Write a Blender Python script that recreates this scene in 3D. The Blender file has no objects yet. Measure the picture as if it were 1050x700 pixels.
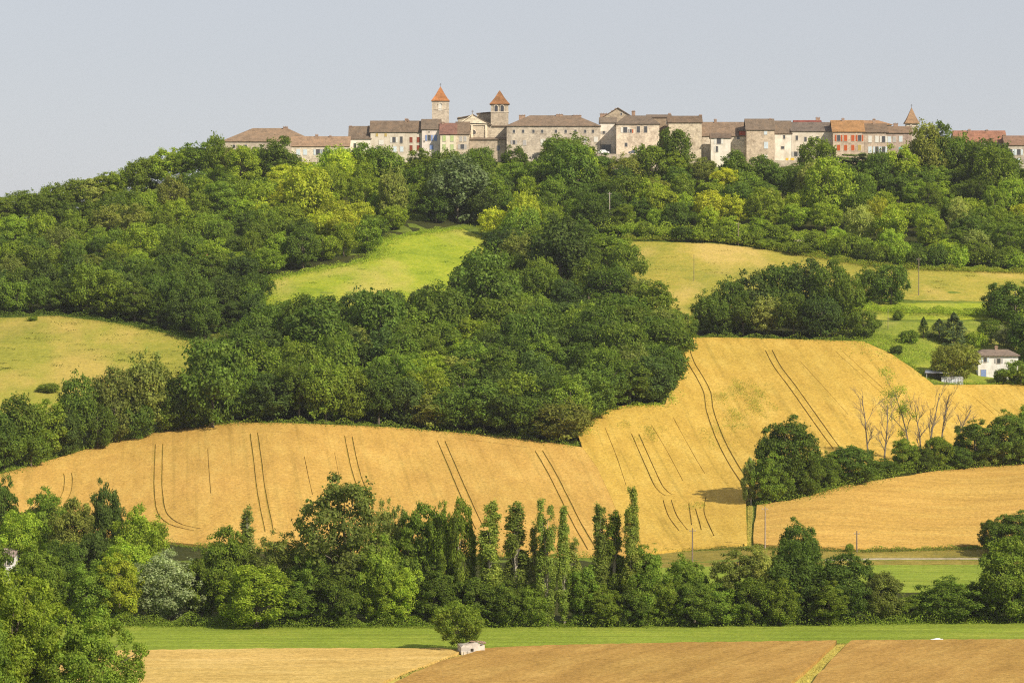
import bpy, math, random
import numpy as np
from mathutils import Vector, Matrix
from mathutils.geometry import delaunay_2d_cdt

random.seed(7)
RNG = np.random.default_rng(7)
scene = bpy.context.scene
COL = scene.collection
F = 3300.0                     # focal length in photo pixels (photo 1050 x 700)
CAM_Z = 61.0
PITCH = math.atan(100.0 / F)
CP, SP = math.cos(PITCH), math.sin(PITCH)

# ------------------------------------------------------------------ ground shape
def ray(px, py):
    a = (px - 525.0) / F; b = (350.0 - py) / F
    return a, CP + b * SP, -SP + b * CP
CREST_X = [-600, 0, 60, 110, 165, 240, 300, 420, 800, 950, 1050, 1700]
CREST_Y = [254, 227, 217, 207, 188, 175, 171, 166, 166, 167, 171, 215]
TAB_Y = [300, 325, 350, 375, 400, 425, 450, 475, 500, 530, 560, 575, 600, 640, 700, 800, 900, 1000, 1200, 1400, 2300]
TAB_D = [900, 870, 840, 813, 786, 761, 737, 712, 686, 657, 629, 613, 574, 516, 447, 366, 309.5, 268, 212, 175, 92]
def pchip(xs, ys):
    xs = np.array(xs, float); ys = np.array(ys, float)
    h = np.diff(xs); dl = np.diff(ys) / h
    m = np.zeros(len(xs)); m[0] = dl[0]; m[-1] = dl[-1]
    for i in range(1, len(xs) - 1):
        if dl[i-1] * dl[i] > 0:
            w1 = 2*h[i] + h[i-1]; w2 = h[i] + 2*h[i-1]
            m[i] = (w1 + w2) / (w1 / dl[i-1] + w2 / dl[i])
    def f(x):
        x = min(max(x, xs[0]), xs[-1])
        i = min(max(int(np.searchsorted(xs, x)) - 1, 0), len(xs) - 2)
        t = (x - xs[i]) / h[i]
        return ((1+2*t)*(1-t)**2*ys[i] + t*(1-t)**2*h[i]*m[i] + t*t*(3-2*t)*ys[i+1] + t*t*(t-1)*h[i]*m[i+1])
    return f
crest_f = pchip(CREST_X, CREST_Y)
base_f = pchip(TAB_Y, TAB_D)
CREST_D = 1085.0
def depth(px, py):
    if py >= 300:
        d = base_f(py)
    else:
        c = crest_f(px)
        t = (300 - py) / (300 - c)
        d = 900 + t * (CREST_D - 900)
    k = max(0.0, min(1.0, (640 - py) / 120.0)) * max(0.0, min(1.0, (py - crest_f(px)) / 60.0))
    d *= 1 + k * (0.006 * math.sin(px / 83.0 + 1.0) + 0.005 * math.sin(px / 47.0 + py / 90.0) + 0.004 * math.sin(py / 31.0 + px / 150.0))
    return d
def at(px, py, d=None, dz=0.0):
    if d is None: d = depth(px, py)
    x, y, z = ray(px, py)
    s = d / y
    return Vector((x * s, d, CAM_Z + z * s + dz))
def zat(py, d):
    return at(525, py, d).z
def ground_pt(X, Y):
    """world X, Y -> the ground point there (and its py)"""
    s = Y / CP
    lo, hi = 100.0, 1400.0
    for _ in range(26):
        mid = 0.5 * (lo + hi)
        r = ray(0, mid)
        px = 525 + F * X * r[1] / Y
        m2 = max(mid, crest_f(px))
        if depth(px, m2) > Y or mid < crest_f(px): lo = mid
        else: hi = mid
    py = 0.5 * (lo + hi)
    r = ray(525, py)
    return CAM_Z + r[2] * Y / r[1], py
def ppm(d):                      # photo pixels per metre at depth d
    return F / d

# ------------------------------------------------------------------ object helpers
def tag(o, label=None, cat=None, group=None, kind=None):
    if label: o['label'] = label
    if cat: o['category'] = cat
    if group: o['group'] = group
    if kind: o['kind'] = kind
    return o
def empty(name, loc, rz=0.0):
    o = bpy.data.objects.new(name, None)
    o.location = loc; o.rotation_euler = (0, 0, rz); o.empty_display_size = 0.2
    COL.objects.link(o); return o
class MB:
    def __init__(s): s.v = []; s.f = []
    def add(s, verts, faces):
        n = len(s.v); s.v += [tuple(v) for v in verts]; s.f += [tuple(i + n for i in f) for f in faces]; return s
    def box(s, x0, x1, y0, y1, z0, z1):
        return s.add([(x0,y0,z0),(x1,y0,z0),(x1,y1,z0),(x0,y1,z0),(x0,y0,z1),(x1,y0,z1),(x1,y1,z1),(x0,y1,z1)],
                     [(0,3,2,1),(4,5,6,7),(0,1,5,4),(1,2,6,5),(2,3,7,6),(3,0,4,7)])
    def tube(s, pts, rad, n=6, cap=True):
        pts = [Vector(p) for p in pts]; rings = []
        for i, p in enumerate(pts):
            d = (pts[min(i+1, len(pts)-1)] - pts[max(i-1, 0)]).normalized()
            u = d.cross(Vector((0.13, 0.97, 0.2)));  u = u.normalized() if u.length > 1e-4 else Vector((1,0,0))
            w = d.cross(u)
            rings.append([p + (u*math.cos(2*math.pi*k/n) + w*math.sin(2*math.pi*k/n)) * rad[i] for k in range(n)])
        V = [v for r in rings for v in r]; Fc = []
        for i in range(len(pts)-1):
            for k in range(n):
                a, b = i*n+k, i*n+(k+1) % n
                Fc.append((a, b, b+n, a+n))
        if cap: Fc.append(tuple(range(n-1, -1, -1))); Fc.append(tuple((len(pts)-1)*n + k for k in range(n)))
        return s.add(V, Fc)
    def slab(s, quad, t):
        """a panel from a (planar) polygon, given thickness along -normal"""
        q = [Vector(p) for p in quad]; nrm = (q[1]-q[0]).cross(q[2]-q[0]).normalized()
        n = len(q); V = q + [p - nrm * t for p in q]
        Fc = [tuple(range(n)), tuple(range(2*n-1, n-1, -1))] + [(i, i+n, (i+1) % n + n, (i+1) % n) for i in range(n)]
        return s.add(V, Fc)
    def mesh(s, name, smooth=False):
        me = bpy.data.meshes.new(name); me.from_pydata(s.v, [], s.f); me.validate()
        if smooth: me.polygons.foreach_set('use_smooth', [True]*len(me.polygons))
        me.update(); return me
    def build(s, name, mat, parent=None, color=None, smooth=False):
        me = s.mesh(name, smooth)
        me.materials.append(mat)
        o = bpy.data.objects.new(name, me); COL.objects.link(o)
        if parent: o.parent = parent
        if color: o.color = (*color, 1)
        return o
def mesh_np(name, V, Fq, smooth=False):
    """fast mesh from arrays; Fq is (n,4) or (n,3)"""
    me = bpy.data.meshes.new(name)
    n, k = Fq.shape
    me.vertices.add(len(V)); me.vertices.foreach_set('co', np.ascontiguousarray(V, dtype=np.float32).ravel())
    me.loops.add(n*k); me.loops.foreach_set('vertex_index', np.ascontiguousarray(Fq, dtype=np.int32).ravel())
    me.polygons.add(n); me.polygons.foreach_set('loop_start', np.arange(0, n*k, k, dtype=np.int32))
    me.update(calc_edges=True)
    me.polygons.foreach_set('use_smooth', np.full(n, bool(smooth)))
    return me
def link(name, me, mat, parent=None, color=None):
    if mat and not me.materials: me.materials.append(mat)
    o = bpy.data.objects.new(name, me); COL.objects.link(o)
    if parent: o.parent = parent
    if color: o.color = (*color, 1)
    return o

# ------------------------------------------------------------------ node helpers
def new_mat(name):
    m = bpy.data.materials.new(name); m.use_nodes = True
    nt = m.node_tree; nt.nodes.clear()
    out = nt.nodes.new('ShaderNodeOutputMaterial')
    return m, nt, out
def N(nt, t, **kw):
    n = nt.nodes.new(t)
    for k, v in kw.items():
        if k.startswith('i_'):
            n.inputs[k[2:].replace('_', ' ')].default_value = v
        else: setattr(n, k, v)
    return n
def noise(nt, vec, scale, detail=4, rough=0.55):
    n = N(nt, 'ShaderNodeTexNoise'); n.inputs['Scale'].default_value = scale
    n.inputs['Detail'].default_value = detail; n.inputs['Roughness'].default_value = rough
    nt.links.new(vec, n.inputs['Vector']); return n.outputs['Fac']
def mapping(nt, vec, scale=(1,1,1), rot=(0,0,0)):
    n = N(nt, 'ShaderNodeMapping'); n.inputs['Scale'].default_value = scale; n.inputs['Rotation'].default_value = rot
    nt.links.new(vec, n.inputs['Vector']); return n.outputs['Vector']
def ramp(nt, fac, stops):
    n = N(nt, 'ShaderNodeValToRGB'); cr = n.color_ramp
    while len(cr.elements) < len(stops): cr.elements.new(0.5)
    for e, (p, c) in zip(cr.elements, stops):
        e.position = p; e.color = (*c, 1) if len(c) == 3 else c
    nt.links.new(fac, n.inputs['Fac']); return n.outputs['Color']
def mix(nt, fac, a, b, mode='MIX'):
    n = N(nt, 'ShaderNodeMix', data_type='RGBA', blend_type=mode)
    for s, v in ((0, fac), (6, a), (7, b)):
        if isinstance(v, (int, float)): n.inputs[s].default_value = v
        elif isinstance(v, tuple): n.inputs[s].default_value = (*v, 1)
        else: nt.links.new(v, n.inputs[s])
    return n.outputs[2]
def mrange(nt, v, a, b, c, d):
    n = N(nt, 'ShaderNodeMapRange'); nt.links.new(v, n.inputs[0])
    for i, x in zip((1,2,3,4), (a,b,c,d)): n.inputs[i].default_value = x
    return n.outputs[0]
def bump(nt, h, strength, dist):
    n = N(nt, 'ShaderNodeBump'); n.inputs['Strength'].default_value = strength; n.inputs['Distance'].default_value = dist
    nt.links.new(h, n.inputs['Height']); return n.outputs['Normal']
def diffuse(nt, out, col, nrm=None, rough=0.9, spec=0.15):
    b = N(nt, 'ShaderNodeBsdfPrincipled'); b.inputs['Roughness'].default_value = rough
    b.inputs['Specular IOR Level'].default_value = spec
    if isinstance(col, tuple): b.inputs['Base Color'].default_value = (*col, 1)
    else: nt.links.new(col, b.inputs['Base Color'])
    if nrm is not None: nt.links.new(nrm, b.inputs['Normal'])
    nt.links.new(b.outputs[0], out.inputs[0]); return b
def pos(nt): return N(nt, 'ShaderNodeNewGeometry').outputs['Position']

# ------------------------------------------------------------------ materials
def leaf_material():
    m, nt, out = new_mat('leaf')
    oi = N(nt, 'ShaderNodeObjectInfo'); geo = N(nt, 'ShaderNodeNewGeometry')
    tc = N(nt, 'ShaderNodeTexCoord')
    v = mrange(nt, geo.outputs['Random Per Island'], 0, 1, 0.62, 1.5)
    n1 = noise(nt, tc.outputs['Object'], 0.45, 2)
    v2 = mrange(nt, n1, 0.3, 0.7, 0.75, 1.28)
    mul = N(nt, 'ShaderNodeMath', operation='MULTIPLY'); nt.links.new(v, mul.inputs[0]); nt.links.new(v2, mul.inputs[1])
    val = N(nt, 'ShaderNodeCombineColor'); 
    for i in range(3): nt.links.new(mul.outputs[0], val.inputs[i])
    c = mix(nt, 1.0, oi.outputs['Color'], val.outputs[0], 'MULTIPLY')
    hs = N(nt, 'ShaderNodeHueSaturation'); nt.links.new(c, hs.inputs['Color'])
    nt.links.new(mrange(nt, noise(nt, tc.outputs['Object'], 0.8, 2), 0.3, 0.7, 0.487, 0.512), hs.inputs['Hue'])
    hs.inputs['Saturation'].default_value = 1.0
    d = N(nt, 'ShaderNodeBsdfDiffuse'); t = N(nt, 'ShaderNodeBsdfTranslucent'); g = N(nt, 'ShaderNodeBsdfGlossy')
    g.inputs['Roughness'].default_value = 0.7
    nt.links.new(hs.outputs[0], d.inputs[0])
    tcol = mix(nt, 1.0, hs.outputs[0], (1.15, 1.25, 0.5), 'MULTIPLY'); nt.links.new(tcol, t.inputs[0])
    ms = N(nt, 'ShaderNodeMixShader'); ms.inputs[0].default_value = 0.48
    nt.links.new(d.outputs[0], ms.inputs[1]); nt.links.new(t.outputs[0], ms.inputs[2])
    m2 = N(nt, 'ShaderNodeMixShader'); m2.inputs[0].default_value = 0.006
    nt.links.new(ms.outputs[0], m2.inputs[1]); nt.links.new(g.outputs[0], m2.inputs[2])
    nt.links.new(m2.outputs[0], out.inputs[0]); return m
def bark_material():
    m, nt, out = new_mat('bark'); oi = N(nt, 'ShaderNodeObjectInfo'); tc = N(nt, 'ShaderNodeTexCoord')
    n1 = noise(nt, mapping(nt, tc.outputs['Object'], (6, 6, 1.2)), 1.5, 5)
    c = mix(nt, 1.0, oi.outputs['Color'], ramp(nt, n1, [(0.3, (0.5, 0.5, 0.5)), (0.7, (1.3, 1.3, 1.3))]), 'MULTIPLY')
    diffuse(nt, out, c, bump(nt, n1, 0.6, 0.05)); return m
def wheat_material(name, cols, rowdir, stripe=0.5):
    """cols: dark, base, light albedo; rowdir: angle of the drill rows from +Y"""
    m, nt, out = new_mat(name); p = pos(nt)
    pr = mapping(nt, p, (1, 1, 1), (0, 0, rowdir))
    big = noise(nt, p, 0.03, 5, 0.6)
    mid = noise(nt, mapping(nt, pr, (0.22, 0.05, 0.1)), 1.0, 5, 0.65)
    rows = noise(nt, mapping(nt, pr, (0.75, 0.007, 0.02)), 1.0, 3, 0.6)
    fine = noise(nt, p, 1.6, 4, 0.8)
    speck = noise(nt, p, 0.8, 7, 0.9)
    c = ramp(nt, mid, [(0.25, cols[0]), (0.5, cols[1]), (0.78, cols[2])])
    c = mix(nt, mrange(nt, rows, 0.52, 0.66, 0.0, stripe), c, mix(nt, 1.0, c, (0.62, 0.66, 0.62), 'MULTIPLY'))
    c = mix(nt, mrange(nt, big, 0.35, 0.7, 0.0, 0.45), c, mix(nt, 1.0, c, (0.76, 0.84, 0.72), 'MULTIPLY'))
    c = mix(nt, 1.0, c, ramp(nt, fine, [(0.3, (0.72, 0.72, 0.70)), (0.72, (1.25, 1.25, 1.25))]), 'MULTIPLY')
    c = mix(nt, 1.0, c, ramp(nt, speck, [(0.34, (0.80, 0.81, 0.77)), (0.5, (1,1,1)), (0.68, (1.1, 1.1, 1.08))]), 'MULTIPLY')
    diffuse(nt, out, c, bump(nt, fine, 0.5, 0.35), 1.0, 0.05); return m
def grass_material(name, stops, patch=0.03, mid_scale=0.25, dry=None, streak=0.0):
    m, nt, out = new_mat(name); p = pos(nt)
    a = noise(nt, p, patch, 5, 0.62); b = noise(nt, p, mid_scale, 5, 0.7); f = noise(nt, p, 1.3, 4, 0.8)
    s = N(nt, 'ShaderNodeMath', operation='ADD'); nt.links.new(mrange(nt, a, 0, 1, 0, 0.6), s.inputs[0]); nt.links.new(mrange(nt, b, 0, 1, 0, 0.4), s.inputs[1])
    k = len(stops); c = ramp(nt, s.outputs[0], [(0.33 + 0.34 * i / (k-1), st) for i, st in enumerate(stops)])
    if dry:
        d = noise(nt, mapping(nt, p, (1, 0.45, 1)), 0.04, 4, 0.6)
        c = mix(nt, mrange(nt, d, 0.5, 0.66, 0, 0.85), c, dry)
    if streak:
        w = noise(nt, mapping(nt, p, (0.03, 0.6, 1)), 1.0, 3, 0.6)
        c = mix(nt, 1.0, c, ramp(nt, w, [(0.35, (1-streak,)*3), (0.65, (1+streak,)*3)]), 'MULTIPLY')
    c = mix(nt, 1.0, c, ramp(nt, f, [(0.3, (0.68, 0.7, 0.68)), (0.72, (1.28, 1.28, 1.25))]), 'MULTIPLY')
    diffuse(nt, out, c, bump(nt, f, 0.6, 0.4), 1.0, 0.05); return m
def stone_material():
    m, nt, out = new_mat('rubble_stone'); oi = N(nt, 'ShaderNodeObjectInfo'); p = pos(nt)
    vor = N(nt, 'ShaderNodeTexVoronoi'); vor.inputs['Scale'].default_value = 1.0
    nt.links.new(mapping(nt, p, (1.6, 1.6, 2.4)), vor.inputs['Vector'])
    st = noise(nt, p, 0.35, 6, 0.7); fine = noise(nt, p, 2.2, 3, 0.7)
    drip = noise(nt, mapping(nt, p, (0.9, 0.9, 0.12)), 1.0, 4, 0.6)
    bw = N(nt, 'ShaderNodeRGBToBW'); nt.links.new(vor.outputs['Color'], bw.inputs[0])
    c = mix(nt, 1.0, oi.outputs['Color'], ramp(nt, bw.outputs[0], [(0.2, (0.84, 0.83, 0.82)), (0.8, (1.14, 1.13, 1.11))]), 'MULTIPLY')
    c = mix(nt, 1.0, c, ramp(nt, st, [(0.32, (0.66, 0.63, 0.60)), (0.5, (1,1,1)), (0.7, (1.15, 1.14, 1.10))]), 'MULTIPLY')
    c = mix(nt, mrange(nt, drip, 0.55, 0.75, 0, 0.5), c, mix(nt, 1.0, c, (0.55, 0.5, 0.48), 'MULTIPLY'))
    diffuse(nt, out, c, bump(nt, fine, 0.5, 0.1)); return m
def plaster_material():
    m, nt, out = new_mat('lime_plaster'); oi = N(nt, 'ShaderNodeObjectInfo'); p = pos(nt)
    st = noise(nt, p, 0.4, 6, 0.7); drip = noise(nt, mapping(nt, p, (1.2, 1.2, 0.15)), 1.0, 4, 0.6)
    c = mix(nt, 1.0, oi.outputs['Color'], ramp(nt, st, [(0.3, (0.72, 0.7, 0.66)), (0.55, (1,1,1)), (0.75, (1.1, 1.1, 1.08))]), 'MULTIPLY')
    c = mix(nt, mrange(nt, drip, 0.52, 0.75, 0, 0.5), c, mix(nt, 1.0, c, (0.68, 0.62, 0.56), 'MULTIPLY'))
    diffuse(nt, out, c); return m
def tile_material():
    m, nt, out = new_mat('canal_tile'); oi = N(nt, 'ShaderNodeObjectInfo'); p = pos(nt); tc = N(nt, 'ShaderNodeTexCoord')
    w = N(nt, 'ShaderNodeTexWave', wave_type='BANDS', bands_direction='X'); w.inputs['Scale'].default_value = 1.0
    w.inputs['Distortion'].default_value = 0.6
    nt.links.new(tc.outputs['Object'], w.inputs['Vector'])
    st = noise(nt, p, 0.5, 6, 0.75); fine = noise(nt, p, 2.6, 3, 0.8)
    c = mix(nt, 1.0, oi.outputs['Color'], ramp(nt, st, [(0.3, (0.6, 0.58, 0.56)), (0.5, (1,1,1)), (0.72, (1.35, 1.22, 1.1))]), 'MULTIPLY')
    c = mix(nt, 1.0, c, ramp(nt, fine, [(0.3, (0.72,)*3), (0.7, (1.25,)*3)]), 'MULTIPLY')
    c = mix(nt, 1.0, c, ramp(nt, w.outputs['Fac'], [(0.2, (0.8,)*3), (0.8, (1.08,)*3)]), 'MULTIPLY')
    diffuse(nt, out, c, bump(nt, w.outputs['Fac'], 0.5, 0.08)); return m
def plain_material(name, rough=0.6, spec=0.3, metal=0.0):
    m, nt, out = new_mat(name); oi = N(nt, 'ShaderNodeObjectInfo')
    n1 = noise(nt, pos(nt), 3.0, 4)
    c = mix(nt, 1.0, oi.outputs['Color'], ramp(nt, n1, [(0.3, (0.85,)*3), (0.7, (1.1,)*3)]), 'MULTIPLY')
    b = diffuse(nt, out, c, None, rough, spec); b.inputs['Metallic'].default_value = metal; return m

M = {}
M['leaf'] = leaf_material(); M['bark'] = bark_material(); M['stone'] = stone_material(); M['plaster'] = plaster_material()
M['tile'] = tile_material(); M['paint'] = plain_material('painted_wood'); M['glass'] = plain_material('window_glass', 0.15, 0.6)
M['metal'] = plain_material('painted_metal', 0.35, 0.5); M['rubber'] = plain_material('rubber', 0.8, 0.2)
M['wheat'] = wheat_material('ripe_wheat', ((0.43, 0.25, 0.062), (0.52, 0.315, 0.080), (0.60, 0.395, 0.11)), math.radians(-6), 0.38)
M['wheat_c'] = wheat_material('yellow_wheat', ((0.44, 0.275, 0.052), (0.54, 0.35, 0.070), (0.62, 0.43, 0.105)), math.radians(-4), 0.42)
M['barley'] = wheat_material('brown_crop', ((0.31, 0.175, 0.048), (0.40, 0.235, 0.066), (0.51, 0.325, 0.10)), math.radians(25), 0.2)
M['wheat_r'] = wheat_material('ripe_wheat_east', ((0.43, 0.25, 0.062), (0.52, 0.315, 0.080), (0.60, 0.395, 0.11)), math.radians(82), 0.35)
M['track'] = wheat_material('trodden_crop', ((0.23, 0.17, 0.035), (0.31, 0.22, 0.045), (0.40, 0.28, 0.06)), 0, .2)
M['straw'] = wheat_material('pale_straw_crop', ((0.45, 0.29, 0.085), (0.56, 0.375, 0.12), (0.66, 0.47, 0.18)), math.radians(86), 0.25)
M['ground'] = grass_material('valley_grass', ((0.07, 0.10, 0.02), (0.13, 0.17, 0.025), (0.22, 0.25, 0.04)), 0.03, 0.3)
M['pasture'] = grass_material('pasture', ((0.10, 0.145, 0.02), (0.20, 0.24, 0.03), (0.34, 0.33, 0.05)), 0.08, 0.5, (0.33, 0.31, 0.08))
M['lawn'] = grass_material('green_strip', ((0.165, 0.225, 0.026), (0.215, 0.27, 0.034), (0.30, 0.325, 0.05)), 0.03, 0.25, None, 0.16)
M['meadow_y'] = grass_material('dry_meadow', ((0.17, 0.20, 0.03), (0.31, 0.275, 0.045), (0.44, 0.33, 0.07)), 0.04, 0.4, (0.50, 0.36, 0.11))
M['meadow_l'] = grass_material('olive_meadow', ((0.17, 0.18, 0.03), (0.27, 0.26, 0.04), (0.37, 0.31, 0.06)), 0.05, 0.5, (0.42, 0.31, 0.08))
M['meadow_g'] = grass_material('lush_meadow', ((0.15, 0.215, 0.018), (0.26, 0.31, 0.026), (0.38, 0.375, 0.04)), 0.07, 0.5, (0.40, 0.35, 0.08))
M['verge'] = grass_material('rough_verge', ((0.14, 0.13, 0.03), (0.24, 0.19, 0.04), (0.34, 0.26, 0.07)), 0.08, 0.5)
M['drygrass'] = grass_material('dry_grass', ((0.30, 0.27, 0.05), (0.45, 0.37, 0.08), (0.56, 0.45, 0.13)), 0.1, 0.7)
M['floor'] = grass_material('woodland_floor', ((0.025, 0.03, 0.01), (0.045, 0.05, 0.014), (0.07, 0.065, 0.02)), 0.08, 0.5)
M['road'] = grass_material('pale_road', ((0.28, 0.23, 0.15), (0.36, 0.30, 0.20), (0.44, 0.37, 0.27)), 0.1, 0.5)
# ------------------------------------------------------------------ ground sheet
def build_ground():
    pxs = [-9000, -6000, -4000, -2600, -1800, -1200, -900, -700] + list(range(-600, 1651, 15)) + [1750, 1950, 2250, 2900, 3700, 5000, 7000, 10000]
    rows = [2300, 1400, 1150, 1000, 900, 850, 800, 760, 730, 700]
    py = 690
    while py > 302: rows.append(py); py -= 8
    nrel = 16
    verts = []; nc = len(pxs)
    # behind and under the camera
    for d, z in ((-400, 40), (-60, 57), (10, 57.5), (45, 50), (72, 30)):
        for px in pxs: verts.append(((px-525)/F*max(d, 150) , d, z))
    for r in rows:
        for px in pxs:
            p = at(px, r); verts.append((p.x, p.y, max(p.z, -0.5) if r < 2000 else 8))
    for i in range(nrel + 1):
        for px in pxs:
            c = crest_f(px); p = at(px, 300 + (c - 300) * i / nrel); verts.append(tuple(p))
    for d, k in ((1100, 1.0), (1180, 0.99), (1280, 0.8), (1450, 0.45), (1700, 0.15), (2200, 0.0), (3500, 0.1), (6000, 0.05), (12000, 0)):
        for px in pxs:
            z0 = at(px, crest_f(px)).z
            x = (px-525)/F*min(d, 1600) * (1 if d < 1700 else d/1600)
            verts.append((x, d, z0*k))
    nr = len(verts)//nc
    V = np.array(verts); idx = np.arange(nr*nc).reshape(nr, nc)
    Fq = np.stack([idx[:-1,:-1].ravel(), idx[:-1,1:].ravel(), idx[1:,1:].ravel(), idx[1:,:-1].ravel()], 1)
    me = mesh_np('ground', V, Fq, True)
    return tag(link('ground', me, M['ground']), kind='structure')
build_ground()

def densify(poly, step=6.0, wob=0.0, closed=True):
    out = []; n = len(poly)
    for i in range(n if closed else n-1):
        a = poly[i]; b = poly[(i+1) % n]
        L = math.hypot(b[0]-a[0], b[1]-a[1]); k = max(1, int(L/step))
        for j in range(k):
            t = j/k; out.append((a[0]+(b[0]-a[0])*t + random.uniform(-wob, wob), a[1]+(b[1]-a[1])*t + random.uniform(-wob, wob)*0.35))
    if not closed: out.append(poly[-1])
    return out
def smooth_line(pts, n=8):
    """Catmull-Rom"""
    P = [pts[0]] + list(pts) + [pts[-1]]; out = []
    for i in range(1, len(P)-2):
        for j in range(n):
            t = j/n; q = []
            for c in range(2):
                a, b, d, e = P[i-1][c], P[i][c], P[i+1][c], P[i+2][c]
                q.append(0.5*(2*b + (d-a)*t + (2*a-5*b+4*d-e)*t*t + (3*b-a-3*d+e)*t**3))
            out.append(tuple(q))
    out.append(tuple(pts[-1])); return out
def inside(P, poly):
    x, y = P[:,0], P[:,1]; r = np.zeros(len(P), bool); n = len(poly)
    for i in range(n):
        x1, y1 = poly[i]; x2, y2 = poly[(i+1) % n]
        c = ((y1 > y) != (y2 > y)); 
        with np.errstate(divide='ignore', invalid='ignore'):
            xi = (x2-x1)*(y-y1)/(y2-y1 if y2 != y1 else 1e-12) + x1
        r ^= c & (x < xi)
    return r
def ribbon_world(center_px, off, width):
    pts = [at(*p) for p in smooth_line(center_px, 6)]
    # thin out to about 3 m steps
    q = [pts[0]]
    for p in pts[1:]:
        if (p-q[-1]).length > 2.5: q.append(p)
    L, R_ = [], []
    for i, p in enumerate(q):
        d = (q[min(i+1, len(q)-1)] - q[max(i-1, 0)]); d.z = 0; d.normalize(); n = Vector((d.y, -d.x, 0))
        w = width*(0.62 if width > .33 else .5)*random.uniform(0.7, 1.2)
        a = p + n*(off - w/2); b = p + n*(off + w/2)
        L.append((a.x, a.y)); R_.append((b.x, b.y))
    return L + R_[::-1]
def sheet(name, poly_px, mat, h, tracks=(), grid=7.0, wob=1.0, step=6, skirt=True):
    """a sheet of land cover (or a standing crop h high) on the ground, with wheel tracks left open"""
    pd = densify(poly_px, step, wob)
    bw = [at(*p) for p in pd]; poly = [(p.x, p.y) for p in bw]
    holes = []
    for t in tracks:
        c, offs, w = t
        for o in offs: holes.append(ribbon_world(c, o, w))
    xs = [p[0] for p in poly]; ys = [p[1] for p in poly]
    pts = []
    py0 = min(p[1] for p in poly_px); py1 = max(p[1] for p in poly_px); px0 = min(p[0] for p in poly_px); px1 = max(p[0] for p in poly_px)
    y = py0
    G = []
    while y < py1:
        x = px0
        while x < px1:
            G.append((x + random.uniform(-1, 1), y + random.uniform(-1, 1))); x += grid*1.6
        y += grid
    G = np.array(G) if G else np.zeros((0,2))
    if len(G):
        G = G[inside(G, poly_px)]
        pts = [(lambda q: (q.x, q.y))(at(*g)) for g in G]
    verts = [Vector(p) for p in poly]; n = len(poly)
    edges = [(i, (i+1) % n) for i in range(n)]
    for hpoly in holes:
        b = len(verts); k = len(hpoly); verts += [Vector(p) for p in hpoly]
        edges += [(b+i, b+(i+1) % k) for i in range(k)]
    verts += [Vector(p) for p in pts]
    r = delaunay_2d_cdt(verts, edges, [], 0, 1e-4)
    V2 = np.array([(v.x, v.y) for v in r[0]]); T = np.array([f for f in r[2]], dtype=int)
    cen = V2[T].mean(1)
    keep = inside(cen, poly)
    inh = np.zeros(len(T), bool)
    for hpoly in holes: inh |= inside(cen, hpoly)
    if holes:
        TT = T[inh & keep]; used = np.unique(TT); rm = -np.ones(len(V2), int); rm[used] = np.arange(len(used)); VH = V2[used]; TT = rm[TT]
        VH = np.column_stack([VH, [ground_pt(x, yy)[0] + h*0.7 for x, yy in VH]])
        a, b_, c = VH[TT[:,0]], VH[TT[:,1]], VH[TT[:,2]]; up = np.cross(b_-a, c-a)[:,2]; TT[up < 0] = TT[up < 0][:, ::-1]
        tag(link('wheel_track', mesh_np('wheel_track', VH, TT, True), M['track']), kind='structure')
    keep &= ~inh
    T = T[keep]
    used = np.unique(T); remap = -np.ones(len(V2), int); remap[used] = np.arange(len(used)); V2 = V2[used]; T = remap[T]
    Z = np.array([ground_pt(x, yy)[0] for x, yy in V2])
    top = np.column_stack([V2, Z + h])
    # orientation up
    a, b_, c = top[T[:,0]], top[T[:,1]], top[T[:,2]]
    up = np.cross(b_-a, c-a)[:,2]; T[up < 0] = T[up < 0][:, ::-1]
    V = top; FF = T
    if skirt:
        cnt = {}
        for t in T:
            for i in range(3):
                e = (t[i], t[(i+1) % 3]); cnt[e] = 1
        be = [e for e in cnt if (e[1], e[0]) not in cnt]
        nb = len(V); low = top.copy(); low[:,2] = Z - 0.15
        V = np.vstack([top, top, low])
        sk = []
        for a, b in be: sk.append((b+nb, a+nb, a+2*nb)); sk.append((b+nb, a+2*nb, b+2*nb))
        FF = np.vstack([T, np.array(sk)])
    me = mesh_np(name, V, FF, True)
    return tag(link(name, me, mat), kind='structure')

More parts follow.
